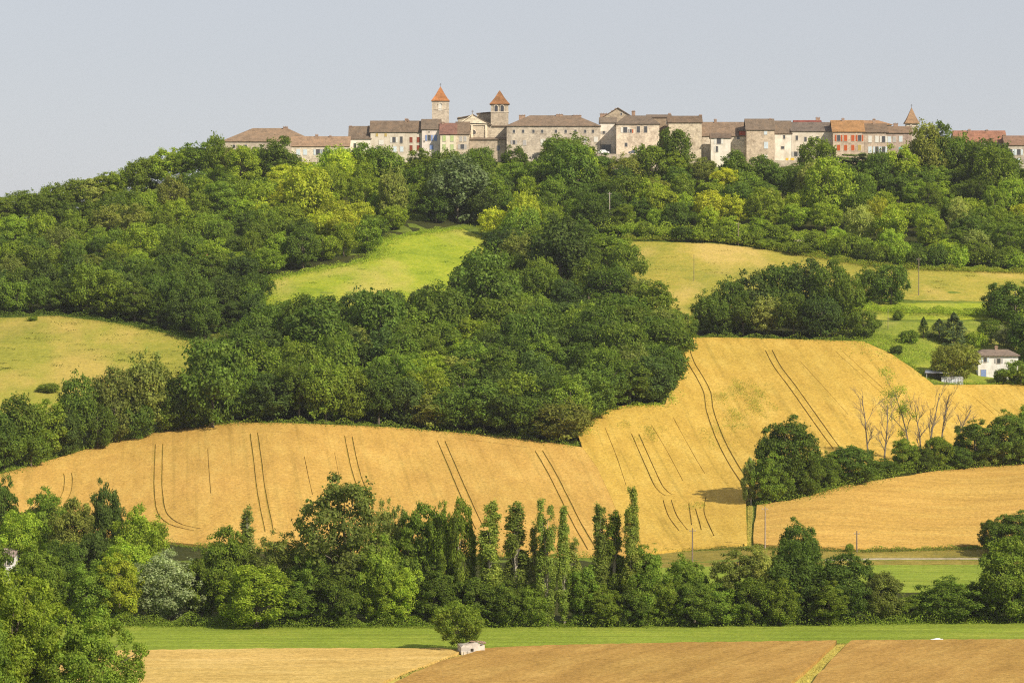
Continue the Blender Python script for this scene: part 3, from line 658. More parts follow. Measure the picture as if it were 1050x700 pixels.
# trees one can tell apart ------------------------------------------------
T = tree
SPECIALS = [ # name, key, px, base, top, width, tone, label
 ('elm_tree','far1',222,190,139,26,'mid','tall mid green tree breaking the skyline before the first long roof'),
 ('elm_tree','far4',285,192,141,36,'dark','dark tree with a pale trunk standing before the long tiled barn roof'),
 ('elm_tree','far0',582,182,138,46,'dark','broad dark tree rising against the long stone convent'),
 ('elm_tree','far3',493,185,152,26,'dark','small dark tree under the church tower wall'),
 ('elm_tree','far2',529,186,150,24,'dark','dark tree at the west corner of the convent'),
 ('elm_tree','far6',345,192,150,34,'fresh','bright green tree below the small house with the white wall'),
 ('elm_tree','far5',376,190,147,34,'mid','mid green tree hiding the corner of the red-shuttered house'),
 ('elm_tree','far3',692,188,133,31,'dark','dark round tree between the hipped house and the plain gable'),
 ('elm_tree','far1',949,192,127,36,'olive','big golden-lit tree beside the pointed turret'),
 ('elm_tree','far4',962,190,126,30,'dark','dark tall tree just behind the golden-lit tree by the turret'),
 ('elm_tree','far0',980,186,136,34,'mid','round green tree before the red roofed houses'),
 ('elm_tree','far6',1018,196,143,38,'deep','very dark round tree before the last grey house'),
 ('elm_tree','far2',1000,192,146,30,'dark','dark tree between the two round trees east of the turret'),
 ('elm_tree','far5',838,190,142,36,'mid','green tree covering the corner of the house with the crimson roof'),
 ('cedar_tree','cedar0',884,190,158,66,'silver','wide flat-layered cedar below the orange-shuttered house'),
 ('elm_tree','far2',918,196,158,30,'deep','very dark tree below the grey house by the turret'),
 ('elm_tree','far2',470,228,160,54,'blue','large blue-green oak-like tree below the church'),
 ('elm_tree','far7',403,232,172,26,'olive','olive ivy-clad slender tree at the head of the green meadow'),
 ('elm_tree','far7',828,214,172,18,'pale','pale half-dead tree in the wood below the terrace'),
 ('terrace_tree','far6',648,160,146,15,'dark','small umbrella-shaped tree on the terrace before the hipped house'),
 ('terrace_tree','far3',628,160,142,11,'dark','little round tree beside the dark archway'),
 ('terrace_tree','far0',668,161,147,16,'dark','low dark tree at the east end of the terrace'),
 ('terrace_tree','bush1',775,153,147,7,'dark','tiny bush growing from the tall rubble house'),
 ('elm_tree','far6',537,252,197,30,'yellow','bright yellow-green tree at the top of the central wood'),
 # clump on the right meadow
 ('maple_tree','far0',727,342,299,30,'dark','first tree of the isolated clump on the meadow'),
 ('maple_tree','far1',748,340,287,34,'dark','second tree of the isolated clump, dark and round'),
 ('maple_tree','far2',772,336,278,38,'deep','very dark tree left of the tallest in the clump'),
 ('maple_tree','far3',800,334,272,40,'dark','tall dark tree in the middle of the clump'),
 ('maple_tree','far4',826,334,267,40,'deep','tallest tree of the isolated clump'),
 ('maple_tree','far5',850,336,267,38,'dark','dark tree with a ragged top east of the tallest in the clump'),
 ('maple_tree','far6',868,340,282,30,'mid','mid green tree at the east end of the clump'),
 ('maple_tree','far7',786,345,304,30,'pale','pale flowering tree in the front of the clump'),
 ('maple_tree','far1',814,346,300,34,'dark','front tree of the clump above the wheat'),
 ('maple_tree','far0',842,347,303,36,'deep','very dark front tree of the clump'),
 ('maple_tree','far3',886,347,319,26,'dark','low tree closing the clump by the pasture'),
 ('maple_tree','far2',762,345,305,30,'dark','dark front tree near the start of the clump'),
 ('maple_tree','far6',740,345,311,26,'dark','low front tree at the start of the clump'),
 ('maple_tree','far4',705,346,322,18,'mid','small tree between the oak wood and the clump'),
 ('maple_tree','far7',692,345,316,20,'olive','small olive tree at the oak wood corner'),
 ('maple_tree','far0',893,312,273,26,'mid','airy tree beside the lone round tree on the golden meadow'),
 ('maple_tree','far3',914,312,272,29,'dark','lone round tree with a bare trunk on the golden meadow'),
 # garden of the white house
 ('fir_tree','conifer0',978,354,321,34,'blue','dark layered fir above the garden bush'),
 ('fir_tree','conifer1',963,346,327,22,'blue','small broad fir beside the taller one'),
 ('fir_tree','conifer0',947,346,325,13,'deep','little pine standing in the pasture'),
 ('garden_tree','far6',979,391,352,42,'olive','large rounded olive-green bush tree beside the white house'),
 ('garden_tree','far1',1016,352,328,24,'dark','dark tree behind the white house'),
 ('garden_tree','far7',1036,362,333,28,'silver','silvery tree behind the white house roof'),
 ('garden_tree','far3',1047,396,370,30,'mid','leafy tree in front of the white house'),
 ('garden_tree','far5',1026,394,378,12,'mid','slim shrub against the white house front'),
 ('garden_tree','far2',1041,334,289,42,'dark','dark tree at the pasture edge above the garden'),
 ('garden_tree','far4',1022,326,291,24,'dark','dark narrow tree beside the pasture above the garden'),
 ('garden_tree','far0',1060,372,318,44,'dark','tree at the frame edge beside the white house'),
 ('garden_tree','bush0',932,352,338,18,'mid','round bush on the pasture below the hedge bank'),
 ('garden_tree','bush2',1000,356,340,22,'fresh','bright bush behind the garden tree'),
 ('garden_tree','bush3',921,328,318,10,'mid','tiny round bush on the pasture'),
 ('garden_tree','bush1',918,364,354,12,'deep','dark bush above the corner of the wheat'),
 # left belt below the olive meadow
 ('belt_tree','far0',-8,484,420,44,'dark','dark tree where the belt leaves the picture'),
 ('belt_tree','far2',18,478,405,46,'dark','tall dark tree near the start of the belt'),
 ('belt_tree','far4',48,470,411,40,'mid','mid green tree in the belt below the meadow path'),
 ('belt_tree','far1',80,462,385,38,'dark','tall narrow dark tree of the belt'),
 ('belt_tree','far5',118,455,377,44,'olive','olive tree of the belt with a bare patch'),
 ('belt_tree','far7',152,448,362,42,'olive','tallest olive tree of the belt'),
 ('belt_tree','far6',184,442,382,38,'dark','dark tree between the tallest belt tree and the oak wood'),
 ('belt_tree','far3',218,440,349,56,'dark','massive dark tree where the belt meets the oak wood'),
 ('belt_tree','far6',100,462,414,32,'dark','low dark tree in front of the belt'),
 ('belt_tree','far0',140,452,410,32,'dark','low tree in front of the tallest olive tree'),
 ('belt_tree','far3',64,468,424,34,'deep','very dark low tree in the belt'),
 ('belt_tree','far1',32,480,432,36,'mid','low mid green tree near the wheat corner'),
 ('belt_tree','far2',5,484,440,34,'mid','low green tree at the wheat corner'),
 ('belt_tree','far5',172,444,408,28,'mid','small tree fronting the belt near the oak wood'),
 ('belt_tree','far4',200,440,400,30,'dark','small dark tree fronting the massive belt tree'),
 ('belt_tree','bush0',50,402,393,22,'mid','low shrub on the olive meadow above the belt'),
 ('belt_tree','bush1',33,329,324,9,'mid','tiny bush at the top edge of the olive meadow'),
 # hedge between the right wheat fields
 ('hedge_tree','near0',807,512,428,60,'dark','large round tree standing alone in the wheat hedge'),
 ('hedge_tree','near2',790,516,462,38,'mid','leafy shrub on the shaded side of the lone hedge tree'),
 ('hedge_tree','near4',826,510,470,30,'dark','shrub at the foot of the lone hedge tree'),
 ('hedge_tree','near1',768,518,470,14,'pale','thin dry sapling at the wheat corner'),
 ('hedge_tree','near5',871,497,458,50,'dark','wide dark bush beside the lone hedge tree'),
 ('hedge_tree','near2',846,502,463,28,'mid','round bush between the lone tree and the wide bush'),
 ('hedge_tree','near3',1000,480,431,38,'dark','dark round tree beyond the dead trees'),
 ('hedge_tree','near0',1036,478,422,46,'dark','tall leafy tree at the east end of the wheat hedge'),
 ('hedge_tree','near4',1062,476,416,44,'mid','hedge tree cut by the edge of the picture'),
 ('hedge_tree','near5',962,482,448,28,'mid','bush among the dead trees'),
 ('hedge_tree','near1',928,484,450,26,'mid','low leafy bush at the foot of the forked dead tree'),
 ('hedge_tree','near2',905,488,470,30,'dark','low bush at the foot of the slender dead tree'),
 ('hedge_tree','near5',982,482,458,28,'dark','low dark bush before the round tree'),
 ('hedge_tree','near0',1016,479,446,28,'olive','olive shrub beside the tall leafy hedge tree'),
 ('hedge_tree','near3',945,484,458,26,'dark','dark low bush under the leaning dead trees'),
]
for nm, key, px, b, tp, w, tn, lb in SPECIALS:
    T(nm, key, px, b, b-tp, w, tn, lb, 'bush' if key.startswith('bush') else 'tree', group={'maple_tree':'clump of trees on the meadow','belt_tree':'trees of the belt below the olive meadow','hedge_tree':'trees and bushes of the wheat hedge'}.get(nm))
# the stream belt
SB = [
 ('poplar','poplar0',502,640,515,24,'poplar','poplar with a pale bare trunk, first of the spaced poplars'),
 ('poplar','poplar1',529,640,516,26,'poplar','poplar standing between two pale trunked poplars'),
 ('poplar','poplar4',548,640,536,12,'pale','thin pale poplar with few leaves'),
 ('poplar','poplar3',561,642,513,21,'poplar','forked poplar with two white trunks'),
 ('poplar','poplar2',578,642,520,15,'poplar','narrow poplar beside the forked one'),
 ('poplar','poplar4',589,641,552,14,'pale','short pale poplar at the end of the tracks'),
 ('poplar','poplar0',616,640,518,19,'poplar','slim poplar two places before the tallest'),
 ('poplar','poplar1',630,640,525,20,'mid','leafy poplar touching the tallest'),
 ('poplar','poplar3',647,641,500,21,'poplar','tallest poplar of the stream'),
 ('poplar','near1',470,638,513,32,'mid','broad dense poplar beside the wide crowned tree'),
 ('poplar','near3',452,637,517,26,'mid','poplar merging with its broad dense neighbour'),
 ('stream_tree','near1',434,634,517,44,'mid','wide crowned tree before the first dense poplars'),
 ('stream_tree','airy0',352,638,488,82,'olive','tallest spreading ash with open sunny crown'),
 ('stream_tree','airy1',395,630,512,26,'pale','thin see-through sapling beside the spreading ash'),
 ('stream_tree','airy2',412,632,520,22,'pale','second thin sapling by the spreading ash'),
 ('poplar','poplar4',254,632,520,18,'pale','thin pale poplar standing by itself above the bushes'),
 ('fir_tree','near0',108,602,494,38,'deep','dark cone-shaped tree above the western bushes'),
 ('stream_tree','near0',45,585,501,48,'mid','round grey-green tree at the lower wheat corner'),
 ('stream_tree','near3',5,590,490,30,'dark','dark tree by the picture edge below the wheat'),
 ('stream_tree','near2',143,606,520,52,'fresh','bright bulging tree beside the dark cone-shaped tree'),
 ('stream_tree','near4',20,602,526,46,'fresh','bright tree above the hidden white house'),
 ('stream_tree','near1',74,606,512,42,'olive','olive tree between the grey-green and the dark cone'),
 ('stream_tree','near5',98,620,546,38,'deep','very dark tree under the cone-shaped one'),
 ('stream_tree','near0',130,622,553,54,'fresh','bright tree under the bulging one'),
 ('stream_tree','near2',96,640,576,52,'mid','rounded tree behind the big foreground trees'),
 ('stream_tree','near3',122,640,568,38,'yellow','yellow-green tree beside the silver willow'),
 ('willow_tree','near2',172,636,566,70,'silver','silver-grey willow among the green trees'),
 ('stream_tree','near5',207,636,572,34,'mid','mid green tree beside the silver willow'),
 ('stream_tree','near1',232,636,541,44,'mid','tall tree east of the willow'),
 ('stream_tree','near4',264,643,580,64,'fresh','bright rounded bushy tree next to the willow group'),
 ('stream_tree','airy1',290,636,545,48,'olive','olive tree with bare twigs above the bright bushy tree'),
 ('stream_tree','near0',318,640,560,46,'mid','green tree under the spreading ash'),
 ('stream_tree','near3',303,642,592,38,'mid','low tree at the grass edge under the olive tree'),
 ('stream_tree','near5',345,642,585,46,'dark','dark low tree below the spreading ash'),
 ('stream_tree','near2',384,640,548,48,'mid','green tree behind the thin saplings'),
 ('stream_tree','near1',396,641,588,36,'fresh','fresh green tree with a light trunk at the grass edge'),
 ('stream_tree','near4',418,641,584,38,'fresh','fresh green tree with twin trunks at the grass edge'),
 ('stream_tree','near0',415,636,546,44,'mid','mid green tree left of the wide crowned tree'),
 ('stream_tree','near3',446,641,580,40,'dark','dark low tree behind the lone leaning tree'),
 ('stream_tree','near5',490,641,592,46,'dark','dark low tree under the first spaced poplar'),
 ('stream_tree','near2',520,642,596,42,'dark','dark low tree between the spaced poplars'),
 ('stream_tree','near0',545,642,600,34,'mid','low bush under the thin pale poplar'),
 ('stream_tree','near4',598,641,580,34,'mid','tree filling the gap before the slim poplar'),
 ('stream_tree','near1',618,642,600,38,'mid','round bush under the slim poplar'),
 ('stream_tree','near3',662,641,560,36,'mid','tree close behind the tallest poplar'),
 ('stream_tree','near5',652,642,602,34,'dark','dark bush at the foot of the tallest poplar'),
 ('stream_tree','near2',678,641,590,38,'mid','bushy tree after the tallest poplar'),
 ('stream_tree','near0',703,638,570,44,'mid','rounded tree before the gap onto the green field'),
 ('stream_tree','near4',712,642,598,38,'dark','dark bush before the gap onto the green field'),
 ('stream_tree','near1',738,641,598,40,'mid','bush in the gap onto the green field'),
 ('stream_tree','airy2',758,638,562,54,'olive','airy olive tree east of the gap'),
 ('stream_tree','near5',772,641,592,40,'mid','bush under the airy olive tree'),
 ('stream_tree','near3',780,639,560,28,'pale','pale leafy tree beside the airy olive tree'),
 ('stream_tree','near0',819,612,533,42,'dark','round-topped tree rising above its neighbours'),
 ('stream_tree','near2',815,638,556,62,'dark','broad dark tree below the round-topped tree'),
 ('stream_tree','near4',800,641,592,36,'mid','low bush before the broad dark tree'),
 ('stream_tree','near1',868,638,568,52,'dark','dark pointed tree between the pole and the gap'),
 ('stream_tree','near3',850,641,596,34,'mid','low bush beside the dark pointed tree'),
 ('stream_tree','near5',905,638,587,40,'olive','olive-topped tree before the low gap'),
 ('stream_tree','near0',934,637,610,34,'mid','low bush in the eastern gap'),
 ('stream_tree','near2',975,637,592,62,'mid','wide low rounded tree after the eastern gap'),
 ('stream_tree','near4',1006,636,598,34,'dark','small dark tree beside the wide rounded one'),
 ('stream_tree','near1',1036,638,552,58,'mid','big round tree at the east end of the stream'),
 ('stream_tree','near3',1065,638,566,46,'mid','last tree of the stream cut by the picture edge'),
 ('stream_tree','near5',1016,566,533,22,'dark','small tree at the corner of the east wheat'),
 ('stream_tree','near0',1042,572,524,50,'dark','dark round tree at the corner of the east wheat'),
 ('stream_tree','near2',-20,640,545,60,'dark','dark tree beyond the west picture edge'),
 ('stream_tree','near0',40,640,560,50,'mid','green tree behind the foreground crown'),
 ('stream_tree','near4',64,628,556,44,'dark','dark tree shading the hollow behind the foreground crown'),
]
for nm, key, px, b, tp, w, tn, lb in SB:
    T(nm, key, px, b, b-tp, w, tn, lb, 'tree', group='trees along the stream', bark=(.36,.32,.26) if nm == 'poplar' else None)
T('foreground_tree','big0', 10, 775, 775-588, 110, 'fresh', 'huge bright leafy tree filling the lower corner of the picture', group='big foreground trees')
T('foreground_tree','big1', 86, 775, 775-628, 106, 'mid', 'big leafy tree sloping down to the straw field', group='big foreground trees')
T('foreground_tree','big1', -50, 790, 790-600, 112, 'mid', 'large tree beyond the huge bright one, mostly outside the picture', group='big foreground trees')
T('walnut_tree','leaning0', 473, 668, 51, 46, 'mid', 'lone leaning round tree beside the ruined stone hut')
T('field_shrub','bush0', 871, 566, 9, 8, 'mid', 'tiny shrub on the wheat edge by the roadside pole', 'bush')
T('field_shrub','bush2', 672, 560, 3.5, 9, 'mid', 'little green tuft at the bottom of the yellow wheat', 'bush')
# bushes of the hedge between the wood and the golden meadow
hb = [(632,240),(648,243),(664,244),(682,245),(700,247),(718,247),(736,248),(752,250),(770,252),(788,255),(806,258),(822,261),(850,262),(868,265),(886,268),(905,271),(924,273),(942,274),(960,275),(980,276),(1022,276),(1044,278),(1062,279)]
for i, (px, py) in enumerate(hb):
    w = random.uniform(18, 26); h = random.uniform(9, 17) if px < 830 else random.uniform(14, 26); tn = pick(fresh=4, mid=3, yellow=.6, dark=1)
    T('hedge_bush', f'bush{i % 4}', px, py, h, w, tn, f'{TONE[tn]} bush, {ORD[i+1]} along the hedge above the golden meadow', 'bush', 'bushes of the hedge above the golden meadow')
hx = [(641,236),(673,238),(694,238),(726,242),(747,243),(779,247),(800,250),(836,256),(858,258),(880,262),(914,265),(936,268),(967,270),(1000,273),(1035,274)]
for i, (px, py) in enumerate(hx):
    tn = pick(fresh=4, mid=3, yellow=1, dark=1); h = random.uniform(18, 30)
    T('hedge_tree', f'far{random.randrange(8)}', px, py, h, random.uniform(18, 28), tn, f'{TONE[tn]} small tree, {ORD[i+1]} of those rising from the road hedge', 'tree', 'small trees of the road hedge')
# leaf litter and undergrowth along the wood edges
def undergrowth(line, hgt, wid, dens, col, size=.16, name='undergrowth', seed=1):
    rng = np.random.default_rng(seed); L = smooth_line(line, 6); P = []
    for a, b in zip(L[:-1], L[1:]):
        A, B = at(*a), at(*b); n = max(1, int((B-A).length*dens)); t = rng.random(n)[:, None]
        A_, B_ = np.array(A), np.array(B); q = A_ + (B_-A_)*t
        d = (B_-A_); d /= np.linalg.norm(d[:2])+1e-9; nn = np.array([-d[1], d[0], 0]); q += nn*rng.normal(0, wid/2.4, (n, 1))
        ph = np.sin(q[:, 0]*.9+seed)*np.sin(q[:, 0]*.31+q[:, 1]*.2)
        q[:, 2] += rng.random(n)**1.3*hgt*(0.7+.45*ph); P.append(q)
    P = np.vstack(P); nn = rng.normal(0, .6, P.shape)+np.array([0, -.3, .7]); nn /= np.linalg.norm(nn, axis=1)[:, None]
    V, Q = quads(P, nn, size, rng)
    return tag(link(name, mesh_np(name, V, Q), M['leaf'], None, col), kind='stuff')
undergrowth([(-40,497),(0,487),(60,467),(120,453),(180,440),(240,435),(300,435),(400,439),(500,447),(560,454),(594,459)], 1.8, 4, 110, GREEN['mid'], seed=2)
undergrowth([(596,448),(602,430),(640,418),(680,417),(690,402)], 1.4, 3, 110, GREEN['fresh'], seed=3)
undergrowth([(690,346),(740,347),(800,348),(850,350),(885,350)], 1.6, 3.5, 100, GREEN['mid'], seed=4)
undergrowth([(888,351),(912,362),(935,377),(957,392),(1000,394),(1060,394)], .8, 3, 80, GREEN['fresh'], size=.13, seed=5)
undergrowth([(772,517),(815,510),(860,497),(900,487),(960,480),(1060,474)], 2.6, 6, 330, GREEN['mid'], seed=6)
undergrowth([(100,641),(300,642),(500,642),(700,641),(900,639),(1070,636)], 2.2, 4, 300, GREEN['mid'], size=.12, seed=7)
undergrowth([(930,638),(980,638),(1070,637)], 1.3, 3, 120, GREEN['fresh'], size=.12, seed=17)
undergrowth([(200,564),(300,568),(400,570),(500,572),(640,573)], 1.5, 3, 60, GREEN['mid'], size=.12, seed=8)
undergrowth([(-40,326),(60,323),(130,332),(190,345),(218,357)], 1.5, 5, 120, GREEN['dark'], seed=9)
undergrowth([(262,292),(300,281),(378,266),(388,247),(440,238),(476,234)], 1.2, 6, 130, GREEN['fresh'], seed=10)
undergrowth([(860,312),(900,318),(950,320),(1000,322),(1030,322)], 1.8, 9, 330, GREEN['fresh'], size=.17, seed=11)
undergrowth([(650,566),(765,562),(880,565),(960,563),(1060,561)], .6, 2.5, 130, (.20,.19,.04), size=.11, seed=12)
undergrowth([(880,565),(960,563),(1025,562)], .9, 2.5, 90, GREEN['mid'], size=.11, seed=13)
undergrowth([(769,518),(770,538),(768,560)], .6, .8, 30, (.28,.27,.06), size=.1, seed=14)
undergrowth([(470,671),(440,682),(410,697)], .5, 2, 60, (.14,.15,.035), size=.09, seed=15)
undergrowth([(866,660),(845,680),(828,696),(815,712)], .4, 1.0, 40, (.5,.42,.12), size=.08, seed=16)
undergrowth([(640,245),(740,247),(830,261),(920,274),(1060,279)], 1.6, 5, 160, GREEN['fresh'], seed=18)
undergrowth([(860,335),(900,346),(930,362),(950,372)], .9, 14, 160, GREEN['fresh'], size=.14, seed=19)
undergrowth([(695,330),(730,325),(800,310),(850,303)], .8, 6, 60, (.2,.2,.04), size=.13, seed=20)
for k, pts in enumerate([[(754,388),(760,400),(768,416)],[(770,392),(780,412),(790,432)],[(744,408),(756,428),(764,446)],[(786,404),(794,424)],[(730,440),(744,462)],[(642,434),(656,440),(660,456)],[(668,440),(676,456)],[(757,398),(762,408)], [(766,402),(776,418),(783,432)], [(748,420),(760,434)], [(775,396),(784,410)], [(752,436),(772,440)], [(716,518),(719,524)], [(640,436),(650,442)], [(740,405),(752,412)]]):
    undergrowth(pts, 1.0, 4.5, 130, (.27,.30,.04), size=.10, name='weeds', seed=30+k)
undergrowth([(130,545),(150,556),(250,564),(330,568)], 1.2, 2.5, 60, GREEN['mid'], size=.12, seed=40)
# scattered tufts on the olive and golden meadows
for k, (x0, x1, y0, y1, n, col) in enumerate([(0,215,330,395,70,(.11,.125,.02)), (270,470,245,325,90,(.13,.2,.02)), (650,1040,255,300,70,(.2,.19,.03)), (880,1040,330,375,60,(.10,.15,.02))]):
    rng = np.random.default_rng(50+k); Ps = []
    for _ in range(n):
        c = np.array(at(rng.uniform(x0, x1), rng.uniform(y0, y1))); m = rng.integers(10, 60); r = rng.uniform(.4, 1.6)
        q = c + rng.normal(0, 1, (m, 3))*np.array([r*1.6, r, .12]); q[:, 2] += .2; Ps.append(q)
    P = np.vstack(Ps); nn = rng.normal(0, .5, P.shape)+np.array([0, -.3, .8]); nn /= np.linalg.norm(nn, axis=1)[:, None]
    V, Q = quads(P, nn, .15, rng); tag(link('grass_tufts', mesh_np('grass_tufts', V, Q), M['leaf'], None, col), kind='stuff')
# dead trees
def dead_tree(px, py, h_px, seed, label, lean=0.0, spread=.45, leafy=False):
    rng = random.Random(seed); loc = at(px, py); H = h_px/ppm(loc.y); root = empty('dead_tree', loc)
    tag(root, label, 'dead tree', 'bare dead trees in the wheat hedge')
    m = MB(); tips = []
    def grow(p, d, L, r, lvl):
        q = p + d*L; mid = p.lerp(q, .5) + Vector((rng.uniform(-.05,.05)*L, rng.uniform(-.05,.05)*L, 0))
        m.tube([p, mid, q], [r, r*.8, r*.6], 5, False)
        tips.append(q)
        if lvl == 0: return
        for _ in range(3):
            nd = (d + Vector((rng.uniform(-1,1), rng.uniform(-1,1), rng.uniform(-.15,.5)))*spread*1.5).normalized()
            b = p.lerp(q, rng.uniform(.45, 1)); grow(b, nd, L*rng.uniform(.5,.75), r*.55, lvl-1)
    p = Vector((0,0,-.3)); d = Vector((lean, 0, 1)).normalized(); r = .26
    for i in range(4):
        q = p + d*H/4*1.02; m.tube([p, q], [r, r*.78], 6, False)
        if i > 0:
            for _ in range(3):
                nd = (d + Vector((rng.uniform(-1,1), rng.uniform(-1,1), rng.uniform(0,.3)))*spread*1.7).normalized(); grow(p.lerp(q, rng.random()), nd, H*rng.uniform(.13,.26), r*.5, 3)
        p = q; r *= .74; d = (d + Vector((rng.uniform(-.12,.12), rng.uniform(-.12,.12), 0))).normalized()
    m.build('trunk', M['bark'], root, (.19,.155,.115))
    if leafy:
        g = np.random.default_rng(seed); C = np.array([tuple(t) for t in tips])[::3]; P = np.repeat(C, 26, 0)+g.normal(0, .45, (len(C)*26, 3)); nn = g.normal(size=P.shape); nn /= np.linalg.norm(nn, axis=1)[:, None]
        V, Q = quads(P, nn, .13, g); link('crown', mesh_np('ivy', V, Q), M['leaf'], root, GREEN['fresh'])
for a in [(890,482,74,1,'bare dead tree with side twigs, first from the wide bush'), (907,482,68,2,'slender bare dead tree, second from the wide bush'), (934,478,76,3,'forked dead tree with ivy green arms',-.1,.6,True),
          (944,480,66,4,'dark thin dead tree behind the forked one'), (951,476,74,5,'bare dead tree leaning slightly east',.12,.35), (964,472,68,6,'bare dead tree with upright twigs',.05,.3), (970,474,60,7,'dead tree leaning strongly toward the dark round tree',.45,.5)]:
    dead_tree(*a)

undergrowth([(630,234),(700,238),(760,240),(830,246),(900,256),(980,266),(1060,272)], 3.0, 13, 420, GREEN['fresh'], size=.2, seed=60)
undergrowth([(640,246),(740,248),(830,262),(920,275),(1060,280)], 1.8, 4, 160, (.26,.27,.04), size=.15, seed=61)
undergrowth([(262,296),(262,320),(262,345)], 2, 8, 80, GREEN['mid'], size=.2, seed=62)
# ------------------------------------------------------------------ buildings
STONE=(.50,.43,.34); PALE=(.60,.53,.43); GREY=(.46,.41,.34); WHITE=(.74,.68,.59); CREAM=(.72,.64,.49); PINK=(.52,.40,.33)
TILE=(.17,.128,.092); ORANGE=(.34,.155,.065); RUST=(.28,.14,.08); BROWN=(.19,.14,.10)
GLASS=(.07,.07,.075); 
SH = dict(red=(.22,.045,.02), orange=(.45,.09,.02), blue=(.20,.27,.50), paleblue=(.55,.62,.66), green=(.42,.50,.22), white=(.66,.64,.58), yellow=(.45,.33,.10), teal=(.15,.40,.38), dark=None, grey=(.4,.38,.36))
WIN = {}
def window(parent, x, z, w, h, sh, y=0.0, arch=False):
    """frame > pane and two shutters; sh names the shutter colour"""
    key = (round(w,1), round(h,1))
    if key not in WIN:
        w, h = key; t = .12
        f = MB().box(-w/2-t, -w/2, -.06, .02, -t, h+t).box(w/2, w/2+t, -.06, .02, -t, h+t).box(-w/2, w/2, -.06, .02, h, h+t).box(-w/2, w/2, -.1, .02, -t, 0).mesh('window_surround'); f.materials.append(M['plaster'])
        p = MB().box(-w/2, w/2, -.02, .02, 0, h).mesh('pane'); p.materials.append(M['glass'])
        s = MB().box(-w*.5, 0, -.09, -.03, .02, h-.02); s = s.mesh('shutter'); s.materials.append(M['paint'])
        WIN[key] = (f, p, s)
    f, p, s = WIN[key]
    o = link('window', f, None, parent, (.6,.54,.45)); o.location = (x, y, z)
    q = link('pane', p, None, o, GLASS)
    if sh and SH.get(sh):
        closed = random.random() < .55
        for k in (0, 1):
            c = link('shutter', s, None, o, SH[sh])
            if closed: c.location = (0 if k == 0 else key[0]/2+.0, -.0 if k == 0 else -.0, 0)
            else: c.location = (-key[0]*.5-.14 if k == 0 else key[0]*1.0+.14, -.0, 0)
            if closed and k == 1: c.location = (key[0]/2, -.004, 0)
    return o
def building(name, label, cat, pl, pr, base, eave, ridge, d=1088, deep=10, roof='side', wall=STONE, tile=TILE, wm='stone', wins=(), chim=(), rot=0, hipk=.35, over=.35, group='houses of the hilltop village', foot=5):
    k = ppm(d); w = (pr-pl)/k; pc = (pl+pr)/2
    g = at(pc, base, d); z0 = g.z
    root = empty(name, g, math.radians(rot)); tag(root, label, cat, group)
    He = zat(eave, d) - z0; zr = zat(ridge, d+deep/2) - z0
    hw = w/2; rt = .22
    m = MB()
    if roof == 'side':     # ridge runs along the front, gables at the sides
        m.add([(-hw,0,-foot),(hw,0,-foot),(hw,deep,-foot),(-hw,deep,-foot),(-hw,0,He),(hw,0,He),(hw,deep,He),(-hw,deep,He),(-hw,deep/2,zr-.05),(hw,deep/2,zr-.05)],
              [(0,1,5,4),(1,2,6,9,5),(2,3,7,6),(3,0,4,8,7),(0,3,2,1),(4,5,9,8),(6,7,8,9)])
        sl = (zr-He)/(deep/2)
        r = MB().slab([(-hw-over,-over,He-over*sl+rt),(hw+over,-over,He-over*sl+rt),(hw+over,deep/2,zr+rt),(-hw-over,deep/2,zr+rt)], rt)
        r.slab([(hw+over,deep+over,He-over*sl+rt),(-hw-over,deep+over,He-over*sl+rt),(-hw-over,deep/2,zr+rt),(hw+over,deep/2,zr+rt)], rt)
    elif roof == 'front':  # gable faces the valley
        m.add([(-hw,0,-foot),(hw,0,-foot),(hw,deep,-foot),(-hw,deep,-foot),(-hw,0,He),(hw,0,He),(hw,deep,He),(-hw,deep,He),(0,0,zr-.05),(0,deep,zr-.05)],
              [(0,1,5,8,4),(1,2,6,5),(2,3,7,9,6),(3,0,4,7),(0,3,2,1),(5,6,9,8),(7,4,8,9)])
        sl = (zr-He)/hw
        r = MB().slab([(-hw-over,deep+over,He-over*sl+rt),(-hw-over,-over,He-over*sl+rt),(0,-over,zr+rt),(0,deep+over,zr+rt)], rt)
        r.slab([(hw+over,-over,He-over*sl+rt),(hw+over,deep+over,He-over*sl+rt),(0,deep+over,zr+rt),(0,-over,zr+rt)], rt)
    else:                  # hipped or pyramid
        m.box(-hw, hw, 0, deep, -foot, He)
        if roof == 'pyramid':
            r = MB(); R3 = [(1.0, 0), (.80, .16), (.5, .45), (.22, .78), (.03, 1.0)] if hipk else [(1, 0), (.02, 1)]
            rings = []
            for s_, t_ in R3:
                a, b = (hw+over)*s_, (deep/2+over)*s_; z = He + .0 + (zr-He)*t_
                rings.append([(-a, deep/2-b, z), (a, deep/2-b, z), (a, deep/2+b, z), (-a, deep/2+b, z)])
            V = [v for q in rings for v in q]; Fc = [(3,2,1,0)]
            for i in range(len(rings)-1):
                for j in range(4): Fc.append((i*4+j, i*4+(j+1) % 4, i*4+4+(j+1) % 4, i*4+4+j))
            n = (len(rings)-1)*4; Fc.append((n, n+1, n+2, n+3)); r.add(V, Fc); r.box(-hw-over+.02, hw+over-.02, -over+.02, deep+over-.02, He-.2, He-.003)
        else:
            hx = hw*(1-hipk); o = over; r = MB()
            V = [(-hw-o,-o,He+.1),(hw+o,-o,He+.1),(hw+o,deep+o,He+.1),(-hw-o,deep+o,He+.1),(-hx,deep/2,zr),(hx,deep/2,zr),(-hw-o,-o,He-.12),(hw+o,-o,He-.12),(hw+o,deep+o,He-.12),(-hw-o,deep+o,He-.12)]
            r.add(V, [(0,1,5,4),(1,2,5),(2,3,4,5),(3,0,4),(6,9,8,7),(0,6,7,1),(1,7,8,2),(2,8,9,3),(3,9,6,0)])
    m.build('wall', M[wm], root, wall)
